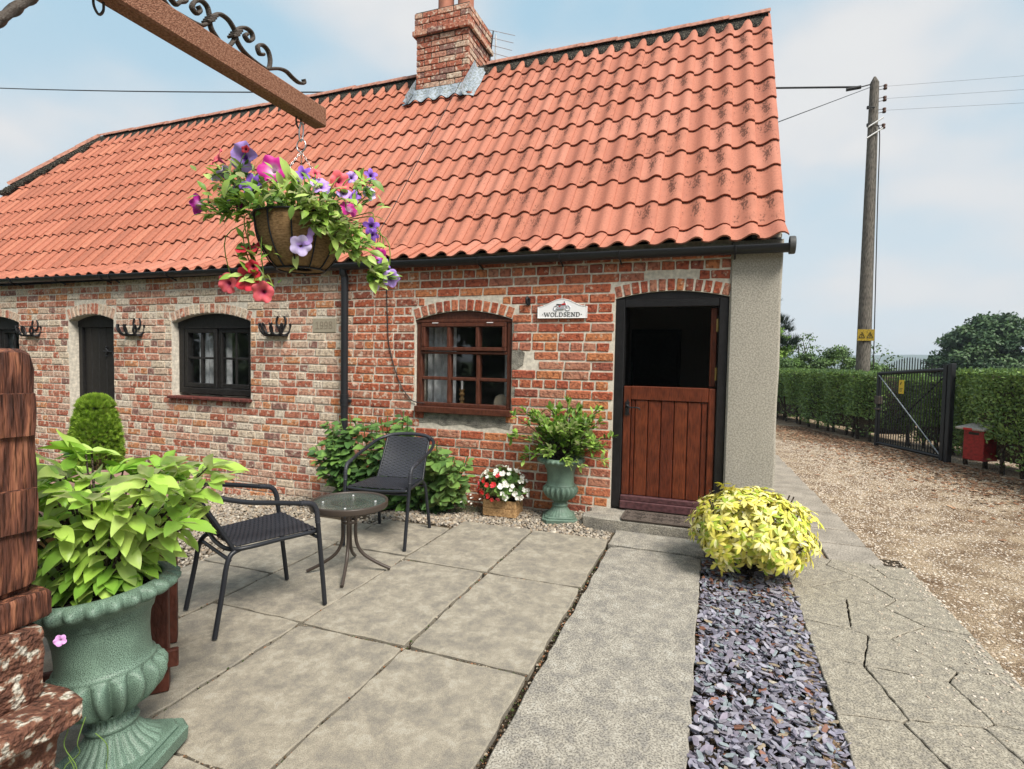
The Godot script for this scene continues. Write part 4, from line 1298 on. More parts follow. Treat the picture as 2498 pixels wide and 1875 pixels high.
	for q in 60000:
		var z0: float = 4.5 - pow(rng.randf(), 0.75) * 11.0
		var p := Vector3(rf(0.85, 4.2), -0.018, z0)
		if p.x < 1.20 + 0.06 * sin(p.z * 7.0) and p.z > 0.3 and rng.randf() < 0.72: continue
		if p.z < 0.33 and p.x < 1.12 + p.z * 0.045 and rng.randf() < 0.97: continue
		p.y = 0.006 if p.x < 1.27 and p.z > 0.3 else drive_y(p.x, p.z) - 0.001
		var s := rf(0.004, 0.0095) * (0.7 if p.x < 1.2 and p.z > 0.3 else 1.0)
		xs.append(Transform3D(Basis.from_euler(Vector3(rf(-0.5, 0.5), rf(0, TAU), rf(-0.5, 0.5))) * Basis.from_scale(Vector3(s * rf(0.9, 1.5), s * 0.8, s)), p))
		cs.append(pick(tones).lerp(Color(0.47, 0.41, 0.35), 0.5) * rf(0.9, 1.2))
	tag(scatter("drive_pebbles", peb, M.pebble, xs, cs), "pale pebbles pressed into the surface of the drive", "pebbles")
	var lf := MB.new()
	lf.grid([PackedVector3Array([Vector3(-0.3, 0.0, -1), Vector3(0, 0.12, -1.0), Vector3(0.3, 0, -1)]), PackedVector3Array([Vector3(-0.65, 0.2, 0), Vector3(0, 0.0, 0), Vector3(0.65, 0.15, 0)]), PackedVector3Array([Vector3(-0.15, 0.1, 1), Vector3(0, 0.2, 1.1), Vector3(0.15, 0.1, 1)])], false, false, true)
	xs = []; cs = []
	for q in 9000:
		var z0 := rf(-9.0, 1.5)
		var edge := 3.55 + (z0 + 3.8) * 0.325
		var p := Vector3(edge - absf(rng.randfn(0.0, 0.75)), 0.02, z0)
		if p.x < 1.2: continue
		p.y = drive_y(p.x, p.z) + 0.008
		var s := rf(0.012, 0.03)
		xs.append(Transform3D(Basis.from_euler(Vector3(rf(-0.3, 0.3), rf(0, TAU), rf(-0.3, 0.3))) * Basis.from_scale(Vector3(s, s, s)), p))
		cs.append(pick([Color(0.22, 0.11, 0.06), Color(0.30, 0.17, 0.10), Color(0.16, 0.085, 0.05), Color(0.36, 0.24, 0.15)]) * rf(0.8, 1.2))
	tag(scatter("fallen_leaves", lf, leafmat(Color(1, 1, 1), 0.85, 0.1, true), xs, cs), "brown fallen leaves strewn along the hedge side of the drive", "fallen leaves")
# ---------------------------------------------------------------- furniture and pots
func weave(b: MB, c00: Vector3, c10: Vector3, c01: Vector3, c11: Vector3, sag: float, rows: int, cols: int) -> void:
	var nn := (c10 - c00).cross(c01 - c00).normalized()
	for r in rows:
		var top := PackedVector3Array(); var bot := PackedVector3Array(); var tu := PackedVector3Array(); var bu := PackedVector3Array()
		for q in cols + 2:
			var u: float = 0.0 if q == 0 else (1.0 if q == cols + 1 else (q - 0.5) / cols)
			var off := 0.0 if q == 0 or q == cols + 1 else (0.0035 if (q + r) % 2 == 0 else -0.0035)
			for s in 2:
				var v: float = (r + (0.02 if s == 0 else 0.98)) / rows
				var p := c00.lerp(c10, u).lerp(c01.lerp(c11, u), v) - nn * (sag * sin(PI * u) * sin(PI * v) - off)
				if s == 0: bot.append(p + nn * 0.002); bu.append(p - nn * 0.002)
				else: top.append(p + nn * 0.002); tu.append(p - nn * 0.002)
		b.grid([bot, top]); b.grid([tu, bu]); b.grid([top, tu]); b.grid([bu, bot])
	for q in cols:
		var u := (q + 0.5) / cols
		var pts := []
		for s in 9:
			var v := s / 8.0
			pts.append(c00.lerp(c10, u).lerp(c01.lerp(c11, u), v) - nn * (sag * sin(PI * u) * sin(PI * v)))
		b.tube(pts, 0.0028, 5)
func chair(at: Vector3, turn: float, label: String) -> void:
	var t := thing("bistro_chair", at, turn, label, "chair", "black woven bistro chairs")
	for sx in [-1.0, 1.0]:
		var l := MB.new()
		l.tube(smooth([Vector3(sx * 0.232, 0.006, 0.275), Vector3(sx * 0.24, 0.25, 0.25), Vector3(sx * 0.247, 0.47, 0.226)]), 0.0125, 10)
		obj("leg", l, M.tube, t)
		l = MB.new()
		l.tube(smooth([Vector3(sx * 0.215, 0.006, -0.275), Vector3(sx * 0.205, 0.22, -0.235), Vector3(sx * 0.2, 0.335, -0.215), Vector3(sx * 0.192, 0.385, -0.19), Vector3(sx * 0.185, 0.402, -0.14)]), 0.0125, 10)
		obj("leg", l, M.tube, t)
	var loop := []
	var half := [Vector3(0.247, 0.47, 0.226), Vector3(0.249, 0.54, 0.215), Vector3(0.252, 0.578, 0.185), Vector3(0.257, 0.592, 0.12), Vector3(0.262, 0.618, 0.0), Vector3(0.262, 0.648, -0.15), Vector3(0.235, 0.692, -0.285), Vector3(0.155, 0.722, -0.36), Vector3(0.06, 0.732, -0.385)]
	for p in half: loop.append(p)
	for k in half.size(): loop.append(half[half.size() - 1 - k] * Vector3(-1, 1, 1))
	var a := MB.new()
	a.tube(smooth(loop, 5), 0.0125, 10)
	obj("arm_rail", a, M.tube, t)
	for sx in [-1.0, 1.0]:
		var w := MB.new()
		var pts := smooth([half[0] * Vector3(sx, 1, 1), half[1] * Vector3(sx, 1, 1), half[2] * Vector3(sx, 1, 1), half[3] * Vector3(sx, 1, 1)], 12)
		var rr := []
		for k in pts.size(): rr.append(0.0135 if k % 3 else 0.0155)
		w.tube(pts, rr, 10)
		obj("arm_wrap", w, M.rattan, t)
	var bw := MB.new()
	var bp := smooth([Vector3(0.205, 0.706, -0.322), Vector3(0.155, 0.722, -0.36), Vector3(0.06, 0.732, -0.385), Vector3(-0.06, 0.732, -0.385), Vector3(-0.155, 0.722, -0.36), Vector3(-0.205, 0.706, -0.322)], 8)
	var br := []
	for k in bp.size(): br.append(0.0142 if k % 2 else 0.0155)
	bw.tube(bp, br, 10)
	obj("back_wrap", bw, M.rattan, t)
	var f := MB.new()
	f.tube(smooth([Vector3(0.19, 0.405, -0.17), Vector3(0.212, 0.412, 0.05), Vector3(0.222, 0.416, 0.21), Vector3(0.2, 0.414, 0.235), Vector3(0.0, 0.408, 0.245), Vector3(-0.2, 0.414, 0.235), Vector3(-0.222, 0.416, 0.21), Vector3(-0.212, 0.412, 0.05), Vector3(-0.19, 0.405, -0.17), Vector3(0.0, 0.395, -0.19), Vector3(0.19, 0.405, -0.17)], 6), 0.011, 8)
	f.tube([Vector3(-0.24, 0.39, 0.225), Vector3(0.24, 0.39, 0.225)], 0.009, 8)
	f.tube([Vector3(-0.2, 0.36, -0.2), Vector3(0.2, 0.36, -0.2)], 0.009, 8)
	obj("seat_frame", f, M.tube, t)
	for sx in [-1.0, 1.0]:
		var u := MB.new()
		u.tube(smooth([Vector3(sx * 0.188, 0.40, -0.175), Vector3(sx * 0.18, 0.55, -0.255), Vector3(sx * 0.178, 0.715, -0.35)]), 0.010, 8)
		obj("back_post", u, M.tube, t)
	var s := MB.new()
	weave(s, Vector3(-0.185, 0.417, -0.165), Vector3(0.185, 0.417, -0.165), Vector3(-0.215, 0.428, 0.235), Vector3(0.215, 0.428, 0.235), -0.012, 34, 15)
	var so := obj("seat", s, M.rattan, t)
	s = MB.new()
	weave(s, Vector3(-0.185, 0.42, -0.178), Vector3(0.185, 0.42, -0.178), Vector3(-0.178, 0.715, -0.35), Vector3(0.178, 0.715, -0.35), 0.028, 28, 13)
	obj("backrest", s, M.rattan, t)
func table() -> void:
	var t := thing("bistro_table", Vector3(-2.12, 0, 1.77), 0.0, "low round brown table with rippled glass top between the two chairs", "table")
	var r := MB.new()
	r.lathe([Vector2(0.228, 0.420), Vector2(0.234, 0.416), Vector2(0.238, 0.422), Vector2(0.239, 0.448), Vector2(0.236, 0.455), Vector2(0.229, 0.456), Vector2(0.224, 0.452), Vector2(0.222, 0.446), Vector2(0.222, 0.43), Vector2(0.228, 0.420)], 72)
	obj("rim", r, M.bronze, t)
	var gl := MB.new()
	gl.lathe([Vector2(0.0, 0.441), Vector2(0.224, 0.441), Vector2(0.224, 0.447), Vector2(0.0, 0.447)], 48)
	obj("glass_top", gl, M.tglass, t)
	for k in 4:
		var an := deg_to_rad(62.0 + 90.0 * k)
		var d := Vector3(cos(an), 0, sin(an))
		var l := MB.new()
		l.tube(smooth([d * 0.14 + Vector3.UP * 0.425, d * 0.055 + Vector3.UP * 0.40, d * 0.04 + Vector3.UP * 0.30, d * 0.045 + Vector3.UP * 0.19, d * 0.085 + Vector3.UP * 0.115, d * 0.17 + Vector3.UP * 0.055, d * 0.255 + Vector3.UP * 0.012]), 0.0105, 10)
		obj("leg", l, M.bronze, t)
		var sk := MB.new()
		sk.lathe([Vector2(0.0, 0.450), Vector2(0.006, 0.449), Vector2(0.006, 0.446)], 10, Transform3D(Basis(), d * 0.16))
		obj("sucker", sk, M.white, t)
	var cl := MB.new()
	cl.lathe([Vector2(0.045, 0.33), Vector2(0.05, 0.33), Vector2(0.05, 0.315), Vector2(0.045, 0.315)], 24)
	obj("collar", cl, M.bronze, t)
func urn(at: Vector3, turn: float, lean: Vector3, label: String, rimseg := 108) -> Node3D:
	var t := thing("garden_urn", at, turn, label, "urn", "green urns on the patio")
	if lean != Vector3.ZERO: t.basis = Basis(lean.normalized(), lean.length()) * Basis(Vector3.UP, turn) * Basis.from_scale(Vector3.ONE * 1.13)
	var b := MB.new()
	var s := 0.148
	var pl := PackedVector2Array([Vector2(-s, -s + 0.04), Vector2(-s + 0.04, -s), Vector2(s - 0.04, -s), Vector2(s, -s + 0.04), Vector2(s, s - 0.04), Vector2(s - 0.04, s), Vector2(-s + 0.04, s), Vector2(-s, s - 0.04)])
	b.slab(pl, 0.0, 0.042, Transform3D(Basis(Vector3.RIGHT, Vector3(0, 0, -1), Vector3.UP), Vector3.ZERO), 0.006)
	for k in pl.size(): pl[k] *= 0.86
	b.slab(pl, 0.03, 0.056, Transform3D(Basis(Vector3.RIGHT, Vector3(0, 0, -1), Vector3.UP), Vector3.ZERO), 0.006)
	obj("plinth", b, M.urn, t)
	var ft := MB.new()
	var fp := [Vector2(0.118, 0.054), Vector2(0.112, 0.066), Vector2(0.096, 0.078), Vector2(0.08, 0.092), Vector2(0.066, 0.112), Vector2(0.060, 0.126), Vector2(0.064, 0.130), Vector2(0.068, 0.136), Vector2(0.066, 0.143), Vector2(0.055, 0.147), Vector2(0.053, 0.158), Vector2(0.056, 0.168), Vector2(0.066, 0.172), Vector2(0.066, 0.178)]
	ft.lathe(fp, rimseg, Transform3D(), 24, [0.004, 0.010, 0.008, 0.007, 0.004, 0.0, 0.0, 0.0, 0.0, 0.004, 0.006, 0.004, 0.0, 0.0])
	obj("foot", ft, M.urn, t)
	var bo := MB.new()
	var bp := [Vector2(0.05, 0.176), Vector2(0.076, 0.184), Vector2(0.100, 0.200), Vector2(0.121, 0.224), Vector2(0.134, 0.252), Vector2(0.137, 0.275), Vector2(0.132, 0.293), Vector2(0.122, 0.303), Vector2(0.124, 0.309), Vector2(0.123, 0.316), Vector2(0.115, 0.322), Vector2(0.113, 0.35), Vector2(0.114, 0.39), Vector2(0.120, 0.43), Vector2(0.132, 0.465), Vector2(0.150, 0.49), Vector2(0.160, 0.498)]
	bo.lathe(bp, rimseg, Transform3D(), 18, [0.0, 0.014, 0.028, 0.036, 0.040, 0.036, 0.026, 0.0, 0, 0, 0, 0, 0, 0, 0, 0, 0])
	obj("bowl", bo, M.urn, t)
	var ri := MB.new()
	var rp := [Vector2(0.158, 0.495), Vector2(0.180, 0.500), Vector2(0.193, 0.511), Vector2(0.196, 0.524), Vector2(0.188, 0.536), Vector2(0.173, 0.541), Vector2(0.163, 0.542), Vector2(0.155, 0.538), Vector2(0.150, 0.52), Vector2(0.130, 0.45)]
	ri.lathe(rp, rimseg, Transform3D(), 26, [0.0, 0.018, 0.026, 0.026, 0.018, 0.005, 0, 0, 0, 0])
	obj("rim", ri, M.urn, t)
	var so := MB.new()
	so.lathe([Vector2(0.152, 0.505), Vector2(0.1, 0.515), Vector2(0.0, 0.52)], 24)
	obj("compost", so, M.compost, t)
	return t
func leaf_shape(L: float, W: float, fold: float, curl: float, wave: float, sd: int, widest := 0.45, seg := 6) -> MB:
	rng.seed = sd
	var b := MB.new()
	var P := []
	var ph := rf(0, TAU)
	for r in seg + 1:
		var f := float(r) / seg
		var w: float = W * 0.5 * pow(sin(PI * pow(f, log(0.5) / log(widest))), 0.8) if r > 0 and r < seg else 0.0006
		var y := L * f
		var z := -curl * L * f * f
		var row := PackedVector3Array()
		for q in 5:
			var s: float = (q - 2) / 2.0
			row.append(Vector3(s * w, y - absf(s) * 0.04 * L * (1 - f), z + fold * absf(s) * w + wave * w * sin(f * 9.0 + ph + s * 2.0) * absf(s)))
		P.append(row)
	b.grid(P)
	return b
# the nearest `most` leaves are parts of their own, the rest one part
func leaves(t: Node3D, forms: Array, mats: Array, xs: Array, most := 300, called := "leaf") -> void:
	var inv := t.transform.affine_inverse()
	xs.sort_custom(func(a, b): return EYE.distance_squared_to(a.origin) < EYE.distance_squared_to(b.origin))
	var ms := []
	for f in forms: ms.append(f.mesh())
	var rx := []; var rc := []
	for k in xs.size():
		if k < most: obj(called, ms[rng.randi() % ms.size()], mats[rng.randi() % mats.size()], t, inv * xs[k])
		else:
			rx.append(inv * xs[k])
			var m: StandardMaterial3D = mats[rng.randi() % mats.size()]
			rc.append(m.albedo_color.srgb_to_linear())
	if rx.size() > 8: scatter("foliage", ms[0], leafmat(Color(1, 1, 1), 0.45, 0.45, true), rx, rc, t)
func tint(base: Array, back := 0.5, rough := 0.42) -> Array:
	var o := []
	for q in base: o.append(leafmat(Color(q[0], q[1], q[2]), rough, back))
	return o
func look(d: Vector3, nrm: Vector3) -> Basis:   # y along d, z near nrm
	var y := d.normalized()
	var x := y.cross(nrm)
	if x.length() < 0.01: x = y.cross(Vector3(0.3, 0.2, 0.9))
	x = x.normalized()
	return Basis(x, y, x.cross(y))
func near_urn_shrub() -> void:
	var c := Vector3(-1.845, 0.56, 3.435)
	var t := thing("leafy_shrub", c, 0.0, "bright lime green broad leaved shrub growing in the nearest urn", "shrub")
	var xs := []
	rng.seed = 61
	var stems := MB.new()
	for k in 54:
		var an := TAU * k / 54.0 * 5.0 + rf(-0.3, 0.3)
		var sp := sqrt(rng.randf()) * 0.25 + 0.03
		var ht: float = rf(0.30, 0.56) * (1.0 - sp * 1.1)
		if k < 6: an = rf(-0.9, 0.3); sp = rf(0.26, 0.34); ht = rf(0.36, 0.46)
		var p1 := Vector3(cos(an) * sp * 0.55, ht * 0.6, sin(an) * sp * 0.55)
		var p2 := Vector3(cos(an) * sp, ht, sin(an) * sp)
		var pts := smooth([Vector3(cos(an) * 0.05, 0, sin(an) * 0.05), p1, p2], 6)
		stems.tube(pts, [0.006, 0.006, 0.0055, 0.0055, 0.005, 0.005, 0.0045, 0.004, 0.004, 0.0035, 0.003, 0.003, 0.0025], 6)
		for q in 13:
			var f := rf(0.1, 1.0) if q > 4 else 1.0
			var ps: Vector3 = c + pts[int(f * 12)]
			var an2 := an + rng.randfn(0.0, 1.0)
			var side := Vector3(cos(an2), 0, sin(an2))
			var out := (side + Vector3.UP * (rf(-0.35, 0.75) if f > 0.9 else rf(-0.95, 0.25))).normalized()
			var bs := look(out, Vector3.UP * 0.75 + side * 0.7 + rvec() * 0.45)
			xs.append(Transform3D(bs * Basis.from_scale(Vector3.ONE * rf(0.65, 1.12)), ps))
	obj("stems", stems, M.bark, t)
	leaves(t, [leaf_shape(0.108, 0.050, 0.28, 0.25, 0.20, 1, 0.44, 9), leaf_shape(0.102, 0.046, 0.42, 0.08, 0.24, 2, 0.42, 9), leaf_shape(0.112, 0.054, 0.2, 0.38, 0.2, 3, 0.46, 9), leaf_shape(0.09, 0.042, 0.5, -0.08, 0.28, 4, 0.42, 9)],
		tint([[0.33, 0.54, 0.08], [0.27, 0.48, 0.065], [0.39, 0.58, 0.11], [0.21, 0.41, 0.05], [0.44, 0.61, 0.16], [0.17, 0.35, 0.045]], 0.6, 0.38), xs)
func far_urn_shrub() -> void:
	var c := Vector3(-1.19, 0.545, 0.15)
	var t := thing("azalea_shrub", c, 0.0, "spreading green small leaved shrub growing in the urn beside the door", "shrub")
	var xs := []
	rng.seed = 62
	var stems := MB.new()
	var tips := [Vector3(-0.40, 0.33, 0.06), Vector3(-0.33, 0.36, 0.0), Vector3(-0.42, 0.14, 0.08), Vector3(-0.36, 0.18, 0.12), Vector3(-0.27, -0.01, 0.16), Vector3(-0.22, 0.04, 0.2), Vector3(0.42, 0.20, 0.05), Vector3(0.36, 0.12, 0.12), Vector3(0.38, 0.02, 0.15), Vector3(0.30, 0.4, 0.0), Vector3(0.26, 0.33, 0.1), Vector3(0.05, 0.46, 0.0), Vector3(0.0, 0.40, 0.08), Vector3(-0.08, 0.40, 0.05), Vector3(0.15, 0.40, 0.06), Vector3(0.12, 0.0, 0.24), Vector3(0.22, -0.02, 0.22), Vector3(-0.05, 0.06, 0.22)]
	for k in 85: tips.append(Vector3(rf(-0.24, 0.30), rf(0.03, 0.36), rf(-0.12, 0.22)))
	for tp in tips:
		var q: Vector3 = tp
		var mid := q * 0.5 + Vector3(0, 0.03, 0) + rvec() * 0.03
		var pts := smooth([Vector3(q.x * 0.1, -0.03, q.z * 0.1), mid, q], 4)
		stems.tube(pts, 0.003, 5)
		for s in 17:
			var f := 1.0 if s < 9 else rf(0.55, 0.97)
			var pp: Vector3 = pts[int(f * 8)] + rvec() * 0.02
			var d := (rvec() + (q - mid).normalized() * 0.7 + Vector3.UP * 0.35).normalized()
			xs.append(Transform3D(look(d, Vector3.UP + rvec() * 0.5) * Basis.from_scale(Vector3.ONE * rf(0.75, 1.25)), c + pp))
	obj("stems", stems, M.bark, t)
	leaves(t, [leaf_shape(0.062, 0.027, 0.2, 0.15, 0.05, 1, 0.55, 4), leaf_shape(0.056, 0.025, 0.3, 0.3, 0.05, 2, 0.55, 4)],
		tint([[0.19, 0.35, 0.05], [0.14, 0.28, 0.04], [0.25, 0.42, 0.07], [0.09, 0.19, 0.03], [0.31, 0.47, 0.10]], 0.45), xs)
func dahlia_bush() -> void:
	var c := Vector3(-2.80, -0.06, 0.28)
	var t := thing("garden_bush", c, 0.0, "dark green leafy bush against the wall behind the far chair", "bush")
	var xs := []
	rng.seed = 63
	var stems := MB.new()
	for k in 76:
		var x := rf(-0.70, 0.85)
		var top: float = 0.98 + 0.10 * sin(x * 5.0) if x < 0.25 else 0.72
		if x > 0.55: top = rf(0.55, 0.8)
		if x < -0.45: top *= 0.8
		var tip := Vector3(x, top * rf(0.45, 1.0), rf(-0.16, 0.26))
		var pts := smooth([Vector3(x * 0.6, 0, 0.0), Vector3(x * 0.85, tip.y * 0.5, tip.z * 0.5), tip], 5)
		stems.tube(pts, 0.005, 5)
		for s in 22:
			var f := sqrt(rng.randf())
			var pp: Vector3 = pts[int(f * 10)]
			var an := rf(0, TAU)
			var d := (Vector3(cos(an), rf(-0.35, 0.35), sin(an) + 0.35)).normalized()
			xs.append(Transform3D(look(d, Vector3.UP + Vector3(0, 0, 0.6) + rvec() * 0.4) * Basis.from_scale(Vector3.ONE * rf(0.65, 1.2) * (0.7 if f > 0.9 else 1.0)), c + pp + d * 0.02))
	obj("stems", stems, leafmat(Color(0.08, 0.14, 0.03), 0.6, 0.1), t)
	leaves(t, [leaf_shape(0.115, 0.075, 0.18, 0.25, 0.12, 1), leaf_shape(0.10, 0.06, 0.25, 0.4, 0.15, 2), leaf_shape(0.12, 0.08, 0.1, 0.15, 0.12, 3)],
		tint([[0.10, 0.20, 0.05], [0.07, 0.155, 0.04], [0.13, 0.25, 0.06], [0.05, 0.11, 0.03], [0.17, 0.31, 0.07]], 0.4, 0.5), xs)
func choisya() -> void:
	var c := Vector3(0.24, 0.0, 0.80)
	var t := thing("yellow_shrub", c, 0.0, "rounded golden yellow leaved shrub growing out of the slate strip", "shrub")
	var xs := []
	rng.seed = 64
	var stems := MB.new()
	for k in 34:
		var tip := Vector3(rf(-0.25, 0.3), rf(0.25, 0.5), rf(-0.25, 0.25))
		stems.tube(smooth([Vector3(rf(-0.04, 0.04), 0, rf(-0.04, 0.04)), tip * Vector3(0.6, 0.5, 0.6), tip], 4), 0.005, 5)
	obj("stems", stems, M.bark, t)
	for k in 820:
		var d := rvec().normalized()
		if d.y < -0.75: continue
		var rad := Vector3(0.34, 0.25, 0.33) * (rf(0.84, 1.06) if k > 200 else rf(0.45, 0.8))
		rad *= 1.0 + 0.11 * sin(d.x * 6.0 + d.z * 5.0 + 1.0) + 0.07 * sin(d.y * 9.0 + d.x * 11.0)
		if k % 41 == 0: rad *= 1.16
		var pp := c + Vector3(0.02, 0.30, 0) + d * rad
		if pp.y < 0.05: continue
		for s in 8:
			var an := TAU * s / 8.0 + rf(-0.3, 0.3)
			var bs := along(d + Vector3.UP * 0.5 + rvec() * 0.25, rf(0, TAU))
			var o := (bs * Vector3(cos(an), rf(-0.25, 0.55), sin(an))).normalized()
			xs.append(Transform3D(look(o, bs.y) * Basis.from_scale(Vector3.ONE * rf(0.7, 1.15)), pp))
	leaves(t, [leaf_shape(0.056, 0.022, 0.12, 0.35, 0.06, 1, 0.58, 4), leaf_shape(0.05, 0.019, 0.2, 0.5, 0.06, 2, 0.58, 4)],
		tint([[0.78, 0.70, 0.16], [0.82, 0.76, 0.30], [0.74, 0.68, 0.12], [0.84, 0.80, 0.42], [0.62, 0.66, 0.09], [0.80, 0.72, 0.22], [0.36, 0.48, 0.06]], 0.6, 0.4), xs)
func conifer() -> void:
	var c := Vector3(-5.06, -0.12, 1.40)
	var t := thing("clipped_conifer", c, 0.0, "clipped lime green dome conifer in front of the plank door", "conifer")
	t.scale = Vector3(0.86, 0.97, 0.86)
	var tr := MB.new()
	tr.tube([Vector3.ZERO, Vector3(0, 0.9, 0)], [0.03, 0.01], 8)
	obj("trunk", tr, M.bark, t)
	var core := MB.new()
	core.lathe([Vector2(0.0, 0.12), Vector2(0.13, 0.2), Vector2(0.15, 0.45), Vector2(0.12, 0.75), Vector2(0.06, 0.95), Vector2(0.0, 1.0)], 16)
	obj("inner_twigs", core, mat(Color(0.16, 0.10, 0.055), 0.95), t)
	var sp := MB.new()
	for k in 7:
		var an := TAU * k / 7.0
		var d := Vector3(cos(an) * 0.45, 0.9, sin(an) * 0.45) if k > 0 else Vector3.UP
		var n := d.cross(Vector3(0.2, 0.1, 1)).normalized() * 0.14
		sp.tri(n, -n, d); sp.tri(-n, n, d)
	var xs := []; var cs := []
	rng.seed = 65
	for k in 7500:
		var y := rf(0.14, 1.0)
		var an := rf(0, TAU)
		var prof: float = 0.215 * sqrt(max(0.0, 1.0 - pow(max(0.0, (y - 0.5)) / 0.66, 2.0))) * (0.9 + 0.1 * smoothstep(0.1, 0.4, y)) * rf(0.86, 1.05)
		if k < 900:
			prof = 0.15 * sqrt(rng.randf()); y = 0.97 + 0.15 * sqrt(max(0.0, 1.0 - pow(prof / 0.16, 2.0)))
		var d := Vector3(cos(an), 0.55 + (y - 0.3), sin(an)).normalized()
		var s := rf(0.028, 0.052)
		xs.append(Transform3D(along(d + rvec() * 0.35, rf(0, TAU)) * Basis.from_scale(Vector3.ONE * s), Vector3(cos(an) * prof, y, sin(an) * prof)))
		var brown: bool = y < 0.45 + 0.12 * sin(an * 3.0) and rng.randf() < 0.55
		cs.append(pick([Color(0.16, 0.10, 0.04), Color(0.12, 0.09, 0.035), Color(0.12, 0.15, 0.035)]) if brown else pick([Color(0.40, 0.58, 0.07), Color(0.33, 0.50, 0.06), Color(0.25, 0.41, 0.05), Color(0.46, 0.62, 0.10)]) * rf(0.8, 1.15))
	scatter("foliage", sp, leafmat(Color(1, 1, 1), 0.6, 0.3, true), xs, cs, t)
func crate() -> void:
	var t := thing("wooden_planter", Vector3(-1.70, 0.0, 0.17), 0.03, "small pale wooden box planter of begonias on the gravel", "planter")
	for k in 2:
		for sd in [[0.0, 0.1, 0.30, 0.016], [0.0, -0.1, 0.30, 0.016]]:
			var b := MB.new()
			b.box(Transform3D(Basis(), Vector3(sd[0], 0.038 + k * 0.071, sd[1])), Vector3(sd[2], 0.069, sd[3]), 0.004)
			obj("board", b, M.box, t)
		for sx in [-0.142, 0.142]:
			var b := MB.new()
			b.box(Transform3D(Basis(), Vector3(sx, 0.038 + k * 0.071, 0)), Vector3(0.016, 0.069, 0.184), 0.004)
			obj("board", b, M.box, t)
	var so := MB.new()
	so.bx(-0.134, 0.134, 0.0, 0.125, -0.092, 0.092)
	obj("compost", so, M.compost, t)
	var c := Vector3(-1.70, 0.13, 0.17)
	var p := thing("begonia_plant", c, 0.0, "mound of red and white begonias in the wooden box", "begonias")
	var xs := []
	rng.seed = 66
	for k in 330:
		var d := rvec().normalized()
		d.y = absf(d.y) - 0.15
		var pp := c + Vector3(0, 0.09, 0.01) + d * Vector3(0.21, 0.19, 0.15) * rf(0.6, 1.0)
		xs.append(Transform3D(look(rvec() + d * 0.6, d + Vector3.UP * 0.5) * Basis.from_scale(Vector3.ONE * rf(0.7, 1.2)), pp))
	leaves(p, [leaf_shape(0.055, 0.05, 0.15, 0.2, 0.1, 1, 0.5, 4)], tint([[0.05, 0.12, 0.025], [0.08, 0.17, 0.035], [0.035, 0.085, 0.02], [0.12, 0.22, 0.05]], 0.3, 0.3), xs, 160)
	var fl := MB.new()
	for k in 5:
		var an := TAU * k / 5.0
		var lf := leaf_shape(0.018, 0.016, 0.3, 0.1, 0.2, k, 0.6, 3)
		fl.add(lf, Transform3D(Basis(Vector3.UP, an) * Basis(Vector3.RIGHT, 1.15), Vector3.ZERO))
	var fm := fl.mesh()
	var white := leafmat(Color(0.78, 0.78, 0.74), 0.5, 0.4); var red := leafmat(Color(0.62, 0.02, 0.03), 0.45, 0.3); var pink := leafmat(Color(0.72, 0.06, 0.13), 0.45, 0.4)
	for k in 190:
		var d := rvec().normalized()
		if d.y < -0.3 or d.z < -0.3: continue
		var pp := Vector3(0, 0.09, 0.01) + d * Vector3(0.225, 0.205, 0.165)
		var redside: bool = pp.x < 0.03 and pp.y < 0.25 + pp.x * 0.4 and pp.x > -0.2
		if pp.x > 0.05 and pp.y < 0.05: continue
		var o := obj("flower", fm, (pick([red, pink, red])) if redside else white, p, Transform3D(along(d + rvec() * 0.4, rf(0, TAU)) * Basis.from_scale(Vector3.ONE * rf(1.2, 1.9)), pp))
	# daisies
	var dc := Vector3(-2.06, -0.01, 0.22)
	var dp := thing("daisy_plant", dc, 0.0, "low clump of tiny white daisies beside the wooden box", "daisies")
	var st := MB.new()
	st.tri(Vector3(-0.02, 0, 0), Vector3(0.02, 0, 0), Vector3(0, 1, 0.1)); st.tri(Vector3(0.02, 0, 0), Vector3(-0.02, 0, 0), Vector3(0, 1, 0.1))
	var sx2 := []; var sc := []
	for k in 900:
		var pp := Vector3(rng.randfn(0, 0.10), rf(0.0, 0.08), rng.randfn(0, 0.06))
		sx2.append(Transform3D(along(Vector3.UP + rvec() * 0.9 + pp * 3.0, rf(0, TAU)) * Basis.from_scale(Vector3.ONE * rf(0.03, 0.06)), pp))
		sc.append(pick([Color(0.09, 0.15, 0.05), Color(0.06, 0.1, 0.04), Color(0.13, 0.18, 0.07)]))
	scatter("foliage", st, leafmat(Color(1, 1, 1), 0.6, 0.3, true), sx2, sc, dp)
	var da := MB.new()
	for k in 10:
		var an := TAU * k / 10.0
		da.add(leaf_shape(0.012, 0.006, 0.0, 0.0, 0.0, k, 0.6, 2), Transform3D(Basis(Vector3.UP, an) * Basis(Vector3.RIGHT, 1.35), Vector3.ZERO))
	var dm := da.mesh()
	for k in 26: obj("flower", dm, white, dp, Transform3D(along(Vector3(0, 0.8, 0.7) + rvec() * 0.4, 0), Vector3(rng.randfn(0, 0.13), rf(0.07, 0.17), rng.randfn(0.02, 0.06))))
